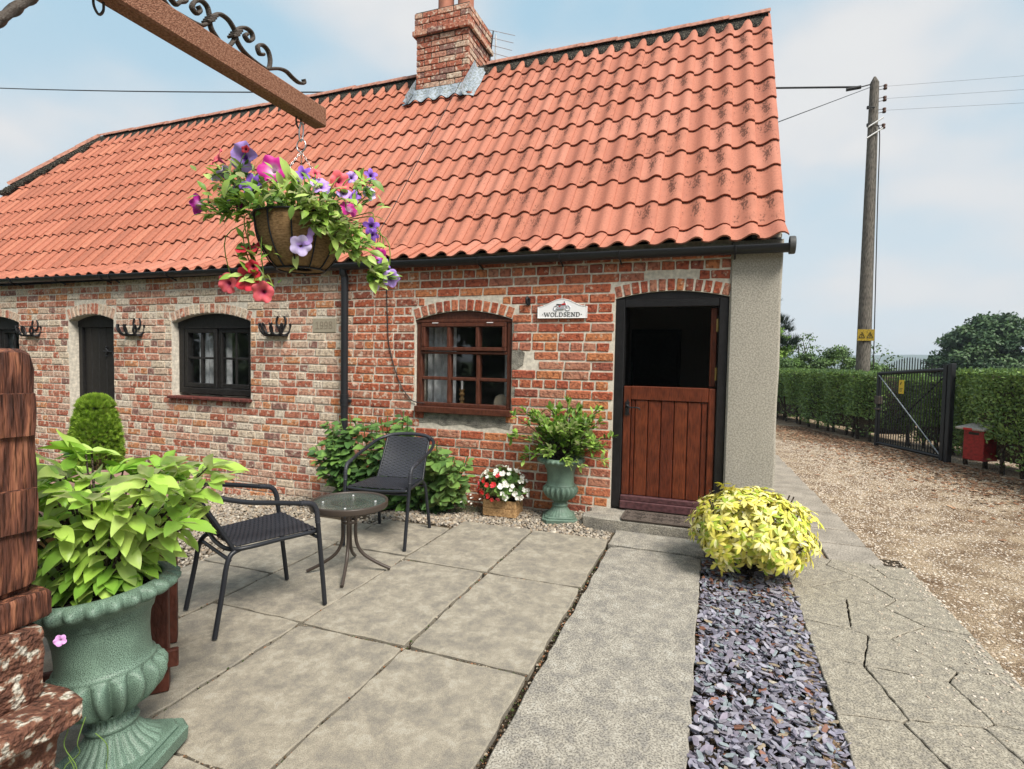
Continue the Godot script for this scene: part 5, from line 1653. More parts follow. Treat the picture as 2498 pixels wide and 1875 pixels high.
func door_mat() -> void:
	var t := thing("door_mat", Vector3(-0.385, 0.109, 0.175), 0.0, "brown rubber door mat with woven diamond ribs on the step", "door mat")
	var b := MB.new()
	var ol := PackedVector2Array()
	for c in [[0.27, 0.135, 0.0], [-0.27, 0.135, 90.0], [-0.27, -0.135, 180.0], [0.27, -0.135, 270.0]]:
		for k in 4:
			var an := deg_to_rad(c[2] + k * 30.0)
			ol.append(Vector2(c[0] - signf(c[0]) * 0.02 + cos(an) * 0.02, c[1] - signf(c[1]) * 0.02 + sin(an) * 0.02))
	var fl := Transform3D(Basis(Vector3.RIGHT, Vector3(0, 0, -1), Vector3.UP), Vector3.ZERO)
	b.slab(ol, 0.0, 0.011, fl, 0.003)
	obj("base", b, M.matm, t)
	var inn := PackedVector2Array([Vector2(-0.25, -0.115), Vector2(0.25, -0.115), Vector2(0.25, 0.115), Vector2(-0.25, 0.115)])
	var rb := MB.new()
	for k in range(-14, 30):
		for dr in [1.0, -1.0]:
			var blk := int(floor(k / 4.0)) % 2
			var s := -0.42 + k * 0.032
			var line := PackedVector2Array([Vector2(s, -0.2), Vector2(s + 0.4, 0.2)]) if dr > 0 else PackedVector2Array([Vector2(s + 0.4, -0.2), Vector2(s, 0.2)])
			for seg in Geometry2D.intersect_polyline_with_polygon(line, inn):
				var n := 10
				for q in n:
					var a: Vector2 = seg[0].lerp(seg[1], float(q) / n); var e: Vector2 = seg[0].lerp(seg[1], float(q + 1) / n)
					var cell := int(floor((a.x * 0.7 + a.y) / 0.10)) + int(floor((a.x * 0.7 - a.y) / 0.10))
					if (posmod(cell, 2) == 0) == (dr > 0): rb.tube([Vector3(a.x, 0.012, -a.y), Vector3(e.x, 0.012, -e.y)], 0.0055, 5, false)
	obj("ribs", rb, M.matm, t)
	var ed := MB.new()
	var ep := []
	for p in ol: ep.append(Vector3(p.x * 0.985, 0.011, -p.y * 0.97))
	ep.append(ep[0])
	ed.tube(ep, 0.007, 6, false)
	obj("border", ed, M.matm, t)
# ---------------------------------------------------------------- bracket, basket, timber, pier, logs
func petunia_shape(R: float, ruffle: float, sd: int, pinch := 0.0) -> MB:
	rng.seed = sd
	var b := MB.new()
	var P := []
	var prof := [[0.06, -1.0], [0.09, -0.75], [0.14, -0.5], [0.22, -0.28], [0.38, -0.12], [0.62, -0.02], [0.85, 0.02], [1.0, -0.03]]
	var ph := rf(0, TAU)
	for k in prof.size():
		var ring := PackedVector3Array()
		for s in 30:
			var an := TAU * s / 30.0
			var f: float = float(k) / 7.0
			var lobe: float = 1.0 + (0.13 + pinch) * (absf(cos(an * 2.5)) - 0.6) * smoothstep(0.5, 1.0, f) * 1.6
			var z: float = prof[k][1] + ruffle * smoothstep(0.55, 1.0, f) * (sin(an * 5.0 + ph) * 0.6 + sin(an * 8.0 + ph * 2.0) * 0.4)
			ring.append(Vector3(cos(an) * prof[k][0] * lobe, z, -sin(an) * prof[k][0] * lobe) * R)
		P.append(ring)
	b.grid(P, true)
	for q in b.v.size():
		var rr: float = Vector2(b.v[q].x, b.v[q].z).length() / R
		b.t[q] = Vector2(rr * 0.5, 0.5)
	return b
func petalmat(inner: Color, outer: Color) -> StandardMaterial3D:
	var m := StandardMaterial3D.new()
	var gt := GradientTexture2D.new()
	gt.width = 64; gt.height = 4
	var gr := Gradient.new()
	gr.offsets = PackedFloat32Array([0.0, 0.07, 0.16, 0.30, 0.5])
	gr.colors = PackedColorArray([(inner * 0.5).linear_to_srgb(), inner.linear_to_srgb(), inner.lerp(outer, 0.5).linear_to_srgb(), outer.linear_to_srgb(), outer.linear_to_srgb()])
	gt.gradient = gr
	m.albedo_texture = gt
	m.roughness = 0.6
	m.backlight_enabled = true; m.backlight = Color(0.5, 0.45, 0.5)
	return m
func bracket() -> void:
	var t := thing("hanging_bracket", Vector3(-1.53, 0, 4.22), 0.0, "rusty steel bracket arm with wrought iron scrolls overhead", "bracket")
	var o := Vector3(-1.53, 0, 4.22)
	var a := MB.new()
	a.box(Transform3D(Basis(Vector3.RIGHT, 0.0), Vector3(-1.53, 2.315, 3.49) - o), Vector3(0.062, 0.078, 1.47), 0.006)
	obj("arm", a, M.rust, t)
	var p := MB.new()
	p.bx(-0.05, 0.05, 0.0, 2.8, -0.02, 0.08, 0.006)
	obj("post", p, M.rust, t)
	var br := MB.new()
	var P := []
	var s0 := Vector3(-1.53, 2.25, 3.71) - o; var s1 := Vector3(-1.53, 1.55, 4.21) - o
	var d := (s1 - s0).normalized()
	for k in 61:
		var bs := along(d, k * 0.42)
		var ring := PackedVector3Array()
		for q in [Vector2(-1, -1), Vector2(0, -1.06), Vector2(1, -1), Vector2(1.06, 0), Vector2(1, 1), Vector2(0, 1.06), Vector2(-1, 1), Vector2(-1.06, 0)]: ring.append(s0.lerp(s1, k / 60.0) + bs * Vector3(q.x * 0.009, 0, -q.y * 0.009))
		P.append(ring)
	br.grid(P, true)
	obj("twisted_brace", br, M.wrought, t)
	var el := [
		[[3.435, 2.376], [3.411, 2.362], [3.378, 2.363], [3.33, 2.367], [3.303, 2.375], [3.283, 2.394], [3.274, 2.414]],
		[[3.274, 2.414], [3.277, 2.424], [3.285, 2.443], [3.305, 2.448], [3.327, 2.433], [3.338, 2.409], [3.322, 2.40], [3.31, 2.415], [3.318, 2.425]],
		[[3.42, 2.40], [3.393, 2.385], [3.378, 2.40], [3.359, 2.415], [3.365, 2.432], [3.39, 2.43], [3.395, 2.412]],
		[[3.274, 2.414], [3.262, 2.428], [3.238, 2.447], [3.208, 2.449], [3.186, 2.436], [3.177, 2.421], [3.183, 2.395], [3.202, 2.365]],
		[[3.274, 2.414], [3.275, 2.396], [3.265, 2.378], [3.239, 2.360]],
		[[3.177, 2.419], [3.173, 2.433], [3.157, 2.449], [3.134, 2.462], [3.11, 2.461], [3.104, 2.443], [3.122, 2.425], [3.138, 2.434], [3.128, 2.445]],
		[[3.177, 2.421], [3.17, 2.399], [3.144, 2.380], [3.097, 2.370], [3.04, 2.372], [3.025, 2.405], [3.034, 2.437], [3.06, 2.445], [3.082, 2.428], [3.074, 2.408], [3.056, 2.415]],
		[[3.04, 2.372], [2.987, 2.40], [2.948, 2.41], [2.915, 2.403], [2.882, 2.40], [2.852, 2.412], [2.856, 2.425]]]
	for e in el:
		var m := MB.new()
		var pts := []
		for q in e: pts.append(Vector3(-1.53, q[1], q[0]) - o)
		m.tube(smooth(pts, 6), 0.0058, 8, true, 1.9, Vector3(1, 0, 0))
		obj("scroll", m, M.wrought, t)
	for q in [[3.274, 2.412], [3.177, 2.42]]:
		var c := MB.new()
		for k in 3: c.box(Transform3D(Basis(Vector3.RIGHT, 0.6), Vector3(-1.53, q[1] - 0.011 + k * 0.010, q[0] + 0.006 - k * 0.006) - o), Vector3(0.034, 0.009, 0.030), 0.003)
		obj("collar", c, M.wrought, t)
	for hz in [2.865, 3.60]:
		var hk := MB.new()
		hk.tube(smooth([Vector3(-1.545, 2.285, hz + 0.012) - o, Vector3(-1.545, 2.255, hz + 0.012) - o, Vector3(-1.545, 2.238, hz) - o, Vector3(-1.545, 2.255, hz - 0.012) - o, Vector3(-1.545, 2.285, hz - 0.012) - o]), 0.0035, 6)
		obj("staple", hk, M.wrought, t)
const BASKET := Vector3(-1.544, 1.89, 2.851)
func basket() -> void:
	var t := thing("hanging_basket", BASKET, 0.0, "wire hanging basket lined with brown coir hung from the rusty arm", "hanging basket")
	var li := MB.new()
	var prof := []
	for k in 10:
		var f := k / 9.0
		prof.append(Vector2(0.085 + 0.085 * sin(f * PI / 2) * 1.0, -0.197 + 0.197 * pow(f, 1.25)))
	li.lathe([Vector2(0.0, -0.195)] + prof + [Vector2(0.158, -0.002), Vector2(0.14, -0.03), Vector2(0.0, -0.03)], 48)
	obj("coir_liner", li, M.coir, t)
	for k in 12:
		var an := TAU * k / 12.0
		var w := MB.new()
		var pts := []
		for q in prof: pts.append(Vector3(cos(an) * (q.x + 0.004), q.y - 0.002, sin(an) * (q.x + 0.004)))
		w.tube(pts, 0.003, 6)
		obj("wire_rib", w, M.iron, t)
	for rr in [[0.175, 0.0], [0.088, -0.199]]:
		var ring := MB.new()
		var pts := []
		for k in 49: pts.append(Vector3(cos(TAU * k / 48) * rr[0], rr[1], sin(TAU * k / 48) * rr[0]))
		ring.tube(pts, 0.004, 6, false)
		obj("hoop", ring, M.iron, t)
	var top := Vector3(0.0, 0.262, 0.0)
	for k in 3:
		var an := deg_to_rad(-10.0 + 120.0 * k)
		var e := Vector3(cos(an) * 0.172, 0.004, sin(an) * 0.172)
		var ch := MB.new()
		var n := 26
		var d := (e - top) / n
		for q in n:
			var c := top + d * (q + 0.5)
			var bs := along(d, (PI / 2 if q % 2 else 0.0) + k)
			var pts := []
			for s in 9: pts.append(c + bs * Vector3(cos(TAU * s / 8) * 0.0034, sin(TAU * s / 8) * d.length() * 0.66, 0))
			ch.tube(pts, 0.0011, 4, false)
		obj("chain", ch, M.chain, t)
	var rg := MB.new()
	var pr := []
	for k in 25: pr.append(Vector3(cos(TAU * k / 24) * 0.021, 0.285 + sin(TAU * k / 24) * 0.024, 0))
	rg.tube(pr, 0.0027, 6, false)
	obj("ring", rg, M.chain, t)
	var cb := MB.new()
	pr = []
	for k in 25: pr.append(Vector3(0.003 * sin(TAU * k / 24), 0.338 + sin(TAU * k / 24) * 0.036, cos(TAU * k / 24) * 0.011))
	cb.tube(pr, 0.003, 6, false)
	obj("snap_hook", cb, M.chain, t)
	# petunias
	var p := thing("petunia_plant", BASKET, 0.0, "trailing purple, pink and red petunias spilling from the hanging basket", "petunias")
	var fl := [[-0.322, 0.237, 0.108, 0.033, 0], [-0.189, 0.227, 0.107, 0.047, 1], [-0.159, 0.247, 0.12, 0.013, 5], [-0.302, 0.177, 0.103, 0.037, 2], [-0.005, 0.149, 0.145, 0.043, 3], [-0.115, 0.11, 0.136, 0.036, 4], [-0.262, 0.094, 0.093, 0.042, 1], [-0.23, 0.06, 0.082, 0.02, 6], [-0.388, 0.052, 0.141, 0.033, 6], [0.113, 0.127, 0.123, 0.024, 4], [0.156, 0.131, 0.102, 0.016, 0], [0.172, 0.088, 0.094, 0.031, 1], [0.22, 0.114, 0.046, 0.031, 0], [0.239, 0.138, 0.005, 0.019, 1], [0.253, 0.178, -0.102, 0.02, 4], [0.249, 0.108, -0.097, 0.024, 2], [0.244, 0.07, -0.006, 0.019, 4], [0.228, 0.076, 0.037, 0.023, 1], [0.239, 0.018, 0.018, 0.027, 3], [0.102, -0.084, 0.116, 0.039, 1], [0.101, -0.131, 0.118, 0.031, 2], [0.248, -0.018, -0.112, 0.024, 4], [0.257, -0.053, -0.114, 0.02, 4], [0.24, -0.136, -0.034, 0.019, 0], [0.282, -0.132, -0.119, 0.024, 3], [0.296, -0.172, -0.123, 0.022, 4], [0.329, -0.222, -0.132, 0.029, 1], [0.269, -0.248, -0.109, 0.02, 2], [-0.134, -0.128, 0.126, 0.04, 5], [-0.142, -0.241, 0.127, 0.045, 5], [-0.282, -0.254, 0.095, 0.033, 0], [-0.051, -0.301, 0.145, 0.033, 0], [-0.114, -0.201, 0.133, 0.021, 5]]
	var pm := [petalmat(Color(0.34, 0.03, 0.10), Color(0.80, 0.13, 0.16)), petalmat(Color(0.16, 0.05, 0.35), Color(0.50, 0.33, 0.82)), petalmat(Color(0.35, 0.25, 0.6), Color(0.66, 0.56, 0.88)), petalmat(Color(0.75, 0.6, 0.72), Color(0.52, 0.01, 0.26)), petalmat(Color(0.06, 0.01, 0.14), Color(0.27, 0.11, 0.62)), petalmat(Color(0.06, 0.0, 0.02), Color(0.62, 0.025, 0.05)), petalmat(Color(0.5, 0.3, 0.5), Color(0.48, 0.015, 0.34))]
	var forms := [petunia_shape(1.0, 0.16, 1).mesh(), petunia_shape(1.0, 0.24, 2).mesh(), petunia_shape(1.0, 0.10, 3, 0.25).mesh()]
	rng.seed = 70
	var stems := MB.new()
	for f in fl:
		var q := Vector3(f[0], f[1], f[2])
		var d := (Vector3(0.55, 0.0, 0.85) + rvec() * 0.6 + Vector3(q.x * 3.0, 0.3 if q.y > 0 else -0.2, 0.0)).normalized()
		if f[0] < -0.35: d = Vector3(-0.9, 0.1, 0.3)
		if f[0] > 0.28 and f[1] < -0.2: d = Vector3(0.8, -0.2, 0.5)
		if absf(f[0] + 0.134) < 0.001: d = Vector3(0.1, 0.85, 0.5)
		obj("flower", forms[2 if f[4] == 4 else rng.randi() % 2], pm[f[4]], p, Transform3D(along(d, rf(0, TAU)) * Basis.from_scale(Vector3.ONE * f[3] * 1.2), q))
		var root := Vector3(clamp(q.x, -0.13, 0.13) * 0.8, 0.0, clamp(q.z, -0.08, 0.08))
		stems.tube(smooth([root, root.lerp(q, 0.5) + Vector3(q.x * 0.25, 0.04 if q.y > 0 else 0.05, 0.03 * signf(q.z)), q - d * f[3]], 5), 0.0022, 5)
	obj("stems", stems, leafmat(Color(0.14, 0.24, 0.04), 0.6, 0.2), p)
	var xs := []
	for k in 1250:
		var c: Vector3
		var r := rng.randf()
		if r < 0.45: c = Vector3(rng.randfn(-0.02, 0.13), rf(0.0, 0.10), rng.randfn(0.05, 0.08)); c.y = absf(rng.randfn(0.05, 0.035))
		elif r < 0.60: c = Vector3(rng.randfn(-0.24, 0.055), rf(0.0, 0.19), 0.08 + rng.randfn(0, 0.03))
		elif r < 0.64: c = Vector3(lerp(-0.37, -0.2, rng.randf()), 0.03 + rf(-0.03, 0.03), 0.12)
		elif r < 0.86:
			var f := rng.randf()
			c = Vector3(lerp(0.12, 0.25, f), lerp(0.02, -0.13, f), lerp(0.12, -0.06, f)) + rvec() * 0.055
		elif r < 0.92: c = Vector3(0.28, -0.21, -0.11) + rvec() * 0.04
		elif r < 0.95: c = Vector3(0.24, 0.11, -0.05) + rvec() * 0.04
		else: c = Vector3(rng.randfn(-0.08, 0.05), lerp(-0.08, -0.26, rng.randf()), 0.11 + rng.randfn(0, 0.02))
		var d := (rvec() + Vector3(c.x, 0.1, c.z + 0.1) * 2.0).normalized()
		xs.append(Transform3D(look(d, Vector3.UP + Vector3(0.2, 0, 0.5) + rvec() * 0.6) * Basis.from_scale(Vector3.ONE * rf(0.6, 1.2)), BASKET + c))
	leaves(p, [leaf_shape(0.050, 0.024, 0.2, 0.2, 0.1, 1, 0.5, 4), leaf_shape(0.056, 0.03, 0.3, 0.35, 0.1, 2, 0.5, 4)],
		tint([[0.26, 0.43, 0.07], [0.17, 0.32, 0.05], [0.36, 0.53, 0.11], [0.12, 0.24, 0.04], [0.44, 0.58, 0.17]], 0.5), xs)
func rough_box(s: Vector3, n: int, amp: float, sd: int) -> MB:
	var f := FastNoiseLite.new(); f.seed = sd; f.frequency = 9.0; f.fractal_octaves = 3
	var b := MB.new()
	for ax in 3:
		var u := (ax + 1) % 3; var w := (ax + 2) % 3
		for sg in [-1.0, 1.0]:
			var P := []
			for r in n + 1:
				var row := PackedVector3Array()
				for q in n + 1:
					var p := Vector3.ZERO
					p[ax] = sg * s[ax] / 2; p[u] = (float(q) / n - 0.5) * s[u]; p[w] = (float(r) / n - 0.5) * s[w]
					var e := p
					var dn := Vector3(f.get_noise_3d(p.x, p.y, p.z), f.get_noise_3d(p.x + 7.0, p.y, p.z), f.get_noise_3d(p.x, p.y + 7.0, p.z))
					var round := 1.0 - 0.06 * (float(absf(p.x) > s.x * 0.49) + float(absf(p.y) > s.y * 0.49) + float(absf(p.z) > s.z * 0.49) - 1.0)
					row.append(e * Vector3(round, round, round).lerp(Vector3.ONE, 0.55) + dn * amp)
				P.append(row)
			b.grid(P, false, false, sg < 0)
	return b
func pier() -> void:
	var t := thing("stone_pier", Vector3(-1.81, 0, 3.93), 0.0, "rough red stone pier with grey lichen at lower left", "pier")
	var st := [[0.44, 0.14, 0.46, 0.07, 0.0], [0.46, 0.13, 0.44, 0.205, 0.01], [0.43, 0.125, 0.45, 0.33, 0.03], [0.52, 0.06, 0.50, 0.425, 0.05], [0.42, 0.19, 0.43, 0.55, 0.0]]
	for k in st.size():
		var q: Array = st[k]
		obj("stone", rough_box(Vector3(q[0], q[1], q[2]), 12, 0.014, 20 + k), M.pier, t, Transform3D(Basis(Vector3.UP, rf(-0.04, 0.04)), Vector3(q[4], q[3], 0)))
	# timber frame standing on the pier
	var w := thing("timber_frame", Vector3(-1.81, 0.645, 3.89), 0.0, "rough reddish brown timber post and blocks standing on the pier", "timber frame")
	obj("base_beam", rough_box(Vector3(0.34, 0.075, 0.42), 8, 0.006, 31), M.timber, w, Transform3D(Basis(), Vector3(0.01, 0.04, 0)))
	obj("lower_block", rough_box(Vector3(0.29, 0.13, 0.37), 8, 0.008, 32), M.timber, w, Transform3D(Basis(), Vector3(0.0, 0.14, 0)))
	obj("post", rough_box(Vector3(0.30, 0.62, 0.38), 14, 0.005, 33), M.timber, w, Transform3D(Basis(), Vector3(0.015, 0.40, 0.0)))
	for q in [0.545, 0.30]:
		obj("block", rough_box(Vector3(0.04, 0.11, 0.10), 6, 0.003, 34), M.timber, w, Transform3D(Basis(), Vector3(0.157, q, -0.13)))
	# sweet pea climbing by the pier
	var sp := thing("sweet_pea", Vector3(-1.575, 0.0, 3.70), 0.0, "thin sweet pea tendrils with one pink flower beside the stone pier", "sweet pea")
	var m := MB.new()
	rng.seed = 73
	for k in 5:
		var p := Vector3(rf(-0.02, 0.03), 0.02, rf(-0.03, 0.03))
		var pts := [p]
		for q in 7:
			p += Vector3(rf(-0.03, 0.035), rf(0.02, 0.085), rf(-0.02, 0.02))
			pts.append(p)
		m.tube(smooth(pts, 4), 0.0011, 5)
	obj("tendrils", m, leafmat(Color(0.16, 0.28, 0.05), 0.6, 0.3), sp)
	obj("flower", petunia_shape(0.014, 0.2, 5), petalmat(Color(0.6, 0.4, 0.6), Color(0.6, 0.3, 0.62)), sp, Transform3D(along(Vector3(0.7, 0.3, 0.7), 0.0), Vector3(0.0, 0.60, 0.0)))
func log_store() -> void:
	var t := thing("log_store", Vector3(-2.03, 0, 3.05), deg_to_rad(48.0), "low red brown log store behind the nearest urn", "log store")
	for q in [[-0.045, 0.0], [-0.045, -0.42], [-1.0, 0.0], [-1.0, -0.42]]:
		var b := MB.new()
		b.bx(q[0] - 0.045, q[0] + 0.045, 0.0, 0.76, q[1] - 0.045, q[1] + 0.03, 0.004)
		obj("post", b, M.stained, t)
	for y in [0.15, 0.50]:
		var b := MB.new()
		b.bx(-1.05, 0.035, y - 0.04, y + 0.03, 0.032, 0.06, 0.004)
		obj("rail", b, M.stained, t)
		b = MB.new()
		b.bx(-1.05, 0.0, y - 0.04, y + 0.03, -0.48, -0.45, 0.004)
		obj("rail", b, M.stained, t)
	for k in 6:
		var b := MB.new()
		b.box(Transform3D(Basis(Vector3.RIGHT, 0.10), Vector3(-0.52, 0.785 + k * -0.0098 + 0.02, -0.45 + k * 0.099)), Vector3(1.08, 0.02, 0.095), 0.004)
		obj("roof_board", b, M.decking, t)
	rng.seed = 80
	var k := 0
	var lb := ["split log with pale end near the top of the log store", "thick round log in the middle of the log store", "dark barked log low in the log store", "thin log lying lowest in the log store", "pale split log at the back of the log store", "round log beside the log store rail"]
	for q in [[-0.20, 0.66, 0.075, 0], [-0.22, 0.50, 0.085, 0], [-0.17, 0.36, 0.05, 1], [-0.24, 0.27, 0.075, 1], [-0.36, 0.42, 0.08, 0], [-0.36, 0.60, 0.07, 1]]:
		var lg := thing("log", Vector3(-2.03, 0, 3.05) + Basis(Vector3.UP, deg_to_rad(48.0)) * Vector3(q[0], q[1], -0.2), deg_to_rad(48.0), lb[k], "log", "logs in the log store")
		var b := MB.new()
		var pr := []
		for s in 5: pr.append(Vector3(rf(-0.008, 0.008), rf(-0.006, 0.006), lerp(-0.2, 0.2, s / 4.0)))
		b.tube(pr, [q[2], q[2] * 1.05, q[2] * 0.98, q[2] * 1.03, q[2]], 12, false)
		obj("bark", b, M.bark if q[3] else M.log, lg)
		var e := MB.new()
		for s in 12: e.otri(pr[4] + Vector3(0, 0, 0.001), pr[4] + Vector3(cos(TAU * s / 12) * q[2], sin(TAU * s / 12) * q[2], 0), pr[4] + Vector3(cos(TAU * (s + 1) / 12) * q[2], sin(TAU * (s + 1) / 12) * q[2], 0), pr[0])
		obj("cut_end", e, M.log, lg)
		k += 1
func build_things() -> void:
	chair(Vector3(-2.26, 0, 1.09), deg_to_rad(8.6), "black woven bistro chair facing the camera in front of the green bush")
	chair(Vector3(-2.27, 0, 2.37), deg_to_rad(157.0), "black woven bistro chair nearest the camera, turned towards the house")
	table()
	urn(Vector3(-1.19, 0.0, 0.15), 0.25, Vector3.ZERO, "green verdigris urn on the gravel beside the stable door", 80)
	urn(Vector3(-1.79, 0.0, 3.42), 0.35, Vector3(0.347, 0, 0.938) * 0.09, "large green verdigris urn nearest the camera at lower left", 234)
	far_urn_shrub(); near_urn_shrub(); dahlia_bush(); choisya(); conifer(); crate(); door_mat()
	print("plants")
	bracket(); basket(); pier(); log_store()
# ---------------------------------------------------------------- hedge, gate, pole, trees
const HA := Vector3(0.35, 0, -13.8)      # hedge foot, far end ... near end
const HB := Vector3(2.66, 0, -6.55)
const HC := Vector3(3.20, 0, -4.90)
const HD := Vector3(4.55, 0, 0.5)
func hedge(a: Vector3, b: Vector3, top: float, label: String, count: int, hole := false) -> void:
	var d := (b - a)
	var L := d.length()
	d = d / L
	var n := Vector3(-d.z, 0, d.x)          # towards the field
	if n.x < 0: n = -n
	var t := thing("clipped_hedge", (a + b) / 2, 0.0, label, "hedge", "clipped hedges along the drive")
	var o := t.position
	var core := MB.new()
	core.box(Transform3D(Basis(d, Vector3.UP, d.cross(Vector3.UP)), (a + b) / 2 + n * 0.5 + Vector3.UP * (top / 2 + 0.05) - o), Vector3(L - 0.4, top - 0.2, 0.62), 0.05)
	obj("inner_twigs", core, mat(Color(0.14, 0.11, 0.075), 0.98, T.bark, 2.0), t)
	for k in int(L / 0.33):
		var tr := MB.new()
		var p := a + d * (k * 0.33 + rf(0, 0.2)) + n * rf(0.1, 0.2) - o
		tr.tube([p, p + Vector3(rf(-0.05, 0.05), 0.3, 0), p + Vector3(rf(-0.12, 0.12), 0.6, 0.05)], [0.03, 0.022, 0.015], 6)
		obj("stem", tr, M.bark, t)
	var xs := []; var cs := []
	for k in count:
		var s := rng.randf() * L
		var top_face := rng.randf() < 0.24
		var y := top + rf(-0.05, 0.02) if top_face else 0.10 + pow(rng.randf(), 0.9) * (top - 0.1)
		var depth := rf(0.0, 0.9) if top_face else (0.10 + rf(-0.06, 0.05) + 0.05 * sin(s * 3.1 + y * 4.0) + 0.04 * sin(s * 7.0))
		if not top_face and y < 0.42 and rng.randf() < 0.65 + 0.3 * sin(s * 2.0): continue
		var p := a + d * s + n * depth + Vector3.UP * y
		if k % 14 == 0:
			p = a + d * (rf(-0.05, 0.08) if k % 28 == 0 else L + rf(-0.08, 0.05)) + n * rf(0.05, 0.95) + Vector3.UP * rf(0.25, top)
		if hole and absf(s - 0.50) < 0.24 and y < 0.78 and y > 0.05 and rng.randf() < 0.8: continue
		var dr := (rvec() - n * 0.6 + Vector3.UP * 0.5).normalized()
		if top_face: dr = (rvec() + Vector3.UP * 0.8).normalized()
		xs.append(Transform3D(look(dr, -n + Vector3.UP * 0.6 + rvec() * 0.5) * Basis.from_scale(Vector3.ONE * rf(0.7, 1.3)), p - o))
		var cc: Color = pick([Color(0.14, 0.235, 0.065), Color(0.17, 0.275, 0.07), Color(0.11, 0.19, 0.055), Color(0.22, 0.34, 0.09)])
		cs.append(cc * rf(0.8, 1.2))
	scatter("foliage", leaf_shape(0.046, 0.026, 0.15, 0.2, 0.0, 3, 0.5, 2), leafmat(Color(1, 1, 1), 0.35, 0.3, true), xs, cs, t)
func gate() -> void:
	var a := Vector3(2.648, 0.06, -6.30); var b := Vector3(3.144, 0.06, -4.94)
	var L := a.distance_to(b)
	var t := thing("metal_gate", a, -atan2((b - a).z, (b - a).x), "black metal bar gate with arched spikes standing open by the hedge", "gate")
	for q in [[0.0, 1.20, 0.028], [L, 1.34, 0.035]]:
		var p := MB.new(); p.bx(q[0] - q[2], q[0] + q[2], -0.05, q[1], -q[2], q[2], 0.004)
		obj("upright", p, M.iron, t)
	for q in [[0.0, 0.0], [1.18, 1.27]]:
		var r := MB.new()
		r.tube([Vector3(0, q[0], 0), Vector3(L, q[1], 0)], 0.03, 4)
		obj("rail", r, M.iron, t)
	for k in 24:
		var f := (k + 1) / 25.0
		var top := 1.20 + 0.07 * f + 0.20 * sin(PI * clamp(f * 1.1, 0.0, 1.0))
		var r := MB.new()
		r.tube([Vector3(f * L, 0.0, 0), Vector3(f * L, top, 0), Vector3(f * L, top + 0.03, 0)], [0.008, 0.008, 0.001], 6)
		obj("bar", r, M.iron, t)
	var br := MB.new()
	br.tube([Vector3(0.03, 1.15, 0.03), Vector3(L - 0.03, 0.04, 0.03)], 0.009, 6)
	obj("brace", br, M.lead, t)
	br = MB.new()
	br.tube([Vector3(L - 0.03, 1.2, -0.02), Vector3(L * 0.35, 0.45, -0.02)], 0.011, 6)
	obj("brace", br, M.iron, t)
	var lk := MB.new()
	lk.bx(-0.04, 0.06, 0.66, 0.80, -0.03, 0.045, 0.006)
	lk.bx(-0.05, 0.05, 0.56, 0.59, -0.03, 0.04, 0.004)
	obj("latch", lk, M.wrought, t)
	var sg := thing("gate_sign", t.transform * Vector3(L * 0.40, 0.98, 0.028), t.rotation.y, "small yellow warning notice fixed to the gate bars", "sign")
	var s := MB.new(); s.bx(-0.055, 0.055, -0.11, 0.11, 0.0, 0.006, 0.001)
	obj("plate", s, M.yellow, sg)
	s = MB.new(); s.box(Transform3D(Basis(Vector3(0, 0, 1), -0.6), Vector3(-0.01, 0.055, 0.008)), Vector3(0.014, 0.05, 0.003), 0.0)
	obj("symbol", s, M.ink, sg)
	for k in 3:
		s = MB.new(); s.bx(-0.035, 0.035 - 0.01 * k, -0.03 - k * 0.022, -0.022 - k * 0.022, 0.0062, 0.0075)
		obj("print_line", s, M.ink, sg)
	var gp := MB.new()
	gp.bx(-0.035, 0.035, 0.0, 1.42, -0.035, 0.035, 0.006)
	tag(obj("gate_post", gp, M.iron, self, Transform3D(Basis(Vector3.UP, t.rotation.y), b + Vector3(0.03, -0.06, 0.08))), "black square gate post at the right end of the gate", "post")
func post_box() -> void:
	var c := Vector3(3.37, 0.03, -4.40)
	var t := thing("red_post_box", c, -0.95, "red box with white flaking lid set into the hedge", "post box")
	var b := MB.new(); b.bx(-0.13, 0.13, 0.10, 0.52, -0.14, 0.12, 0.008)
	obj("body", b, mat(Color(0.42, 0.022, 0.022), 0.45, T.mottle, 2.0), t)
	var l := MB.new()
	l.box(Transform3D(Basis(Vector3.RIGHT, 0.14), Vector3(0, 0.545, 0.02)), Vector3(0.36, 0.03, 0.38), 0.008)
	obj("lid", l, mat(Color(0.55, 0.52, 0.48), 0.7, T.mottle, 3.0), t)
	var r := MB.new()
	r.box(Transform3D(Basis(Vector3.RIGHT, 0.14), Vector3(-0.02, 0.52, 0.209)), Vector3(0.11, 0.028, 0.004), 0.0)
	obj("flaked_paint", r, M.redpaint, t)
	var s := MB.new(); s.bx(-0.065, 0.065, 0.44, 0.475, 0.119, 0.1215)
	obj("slot", s, M.ink, t)
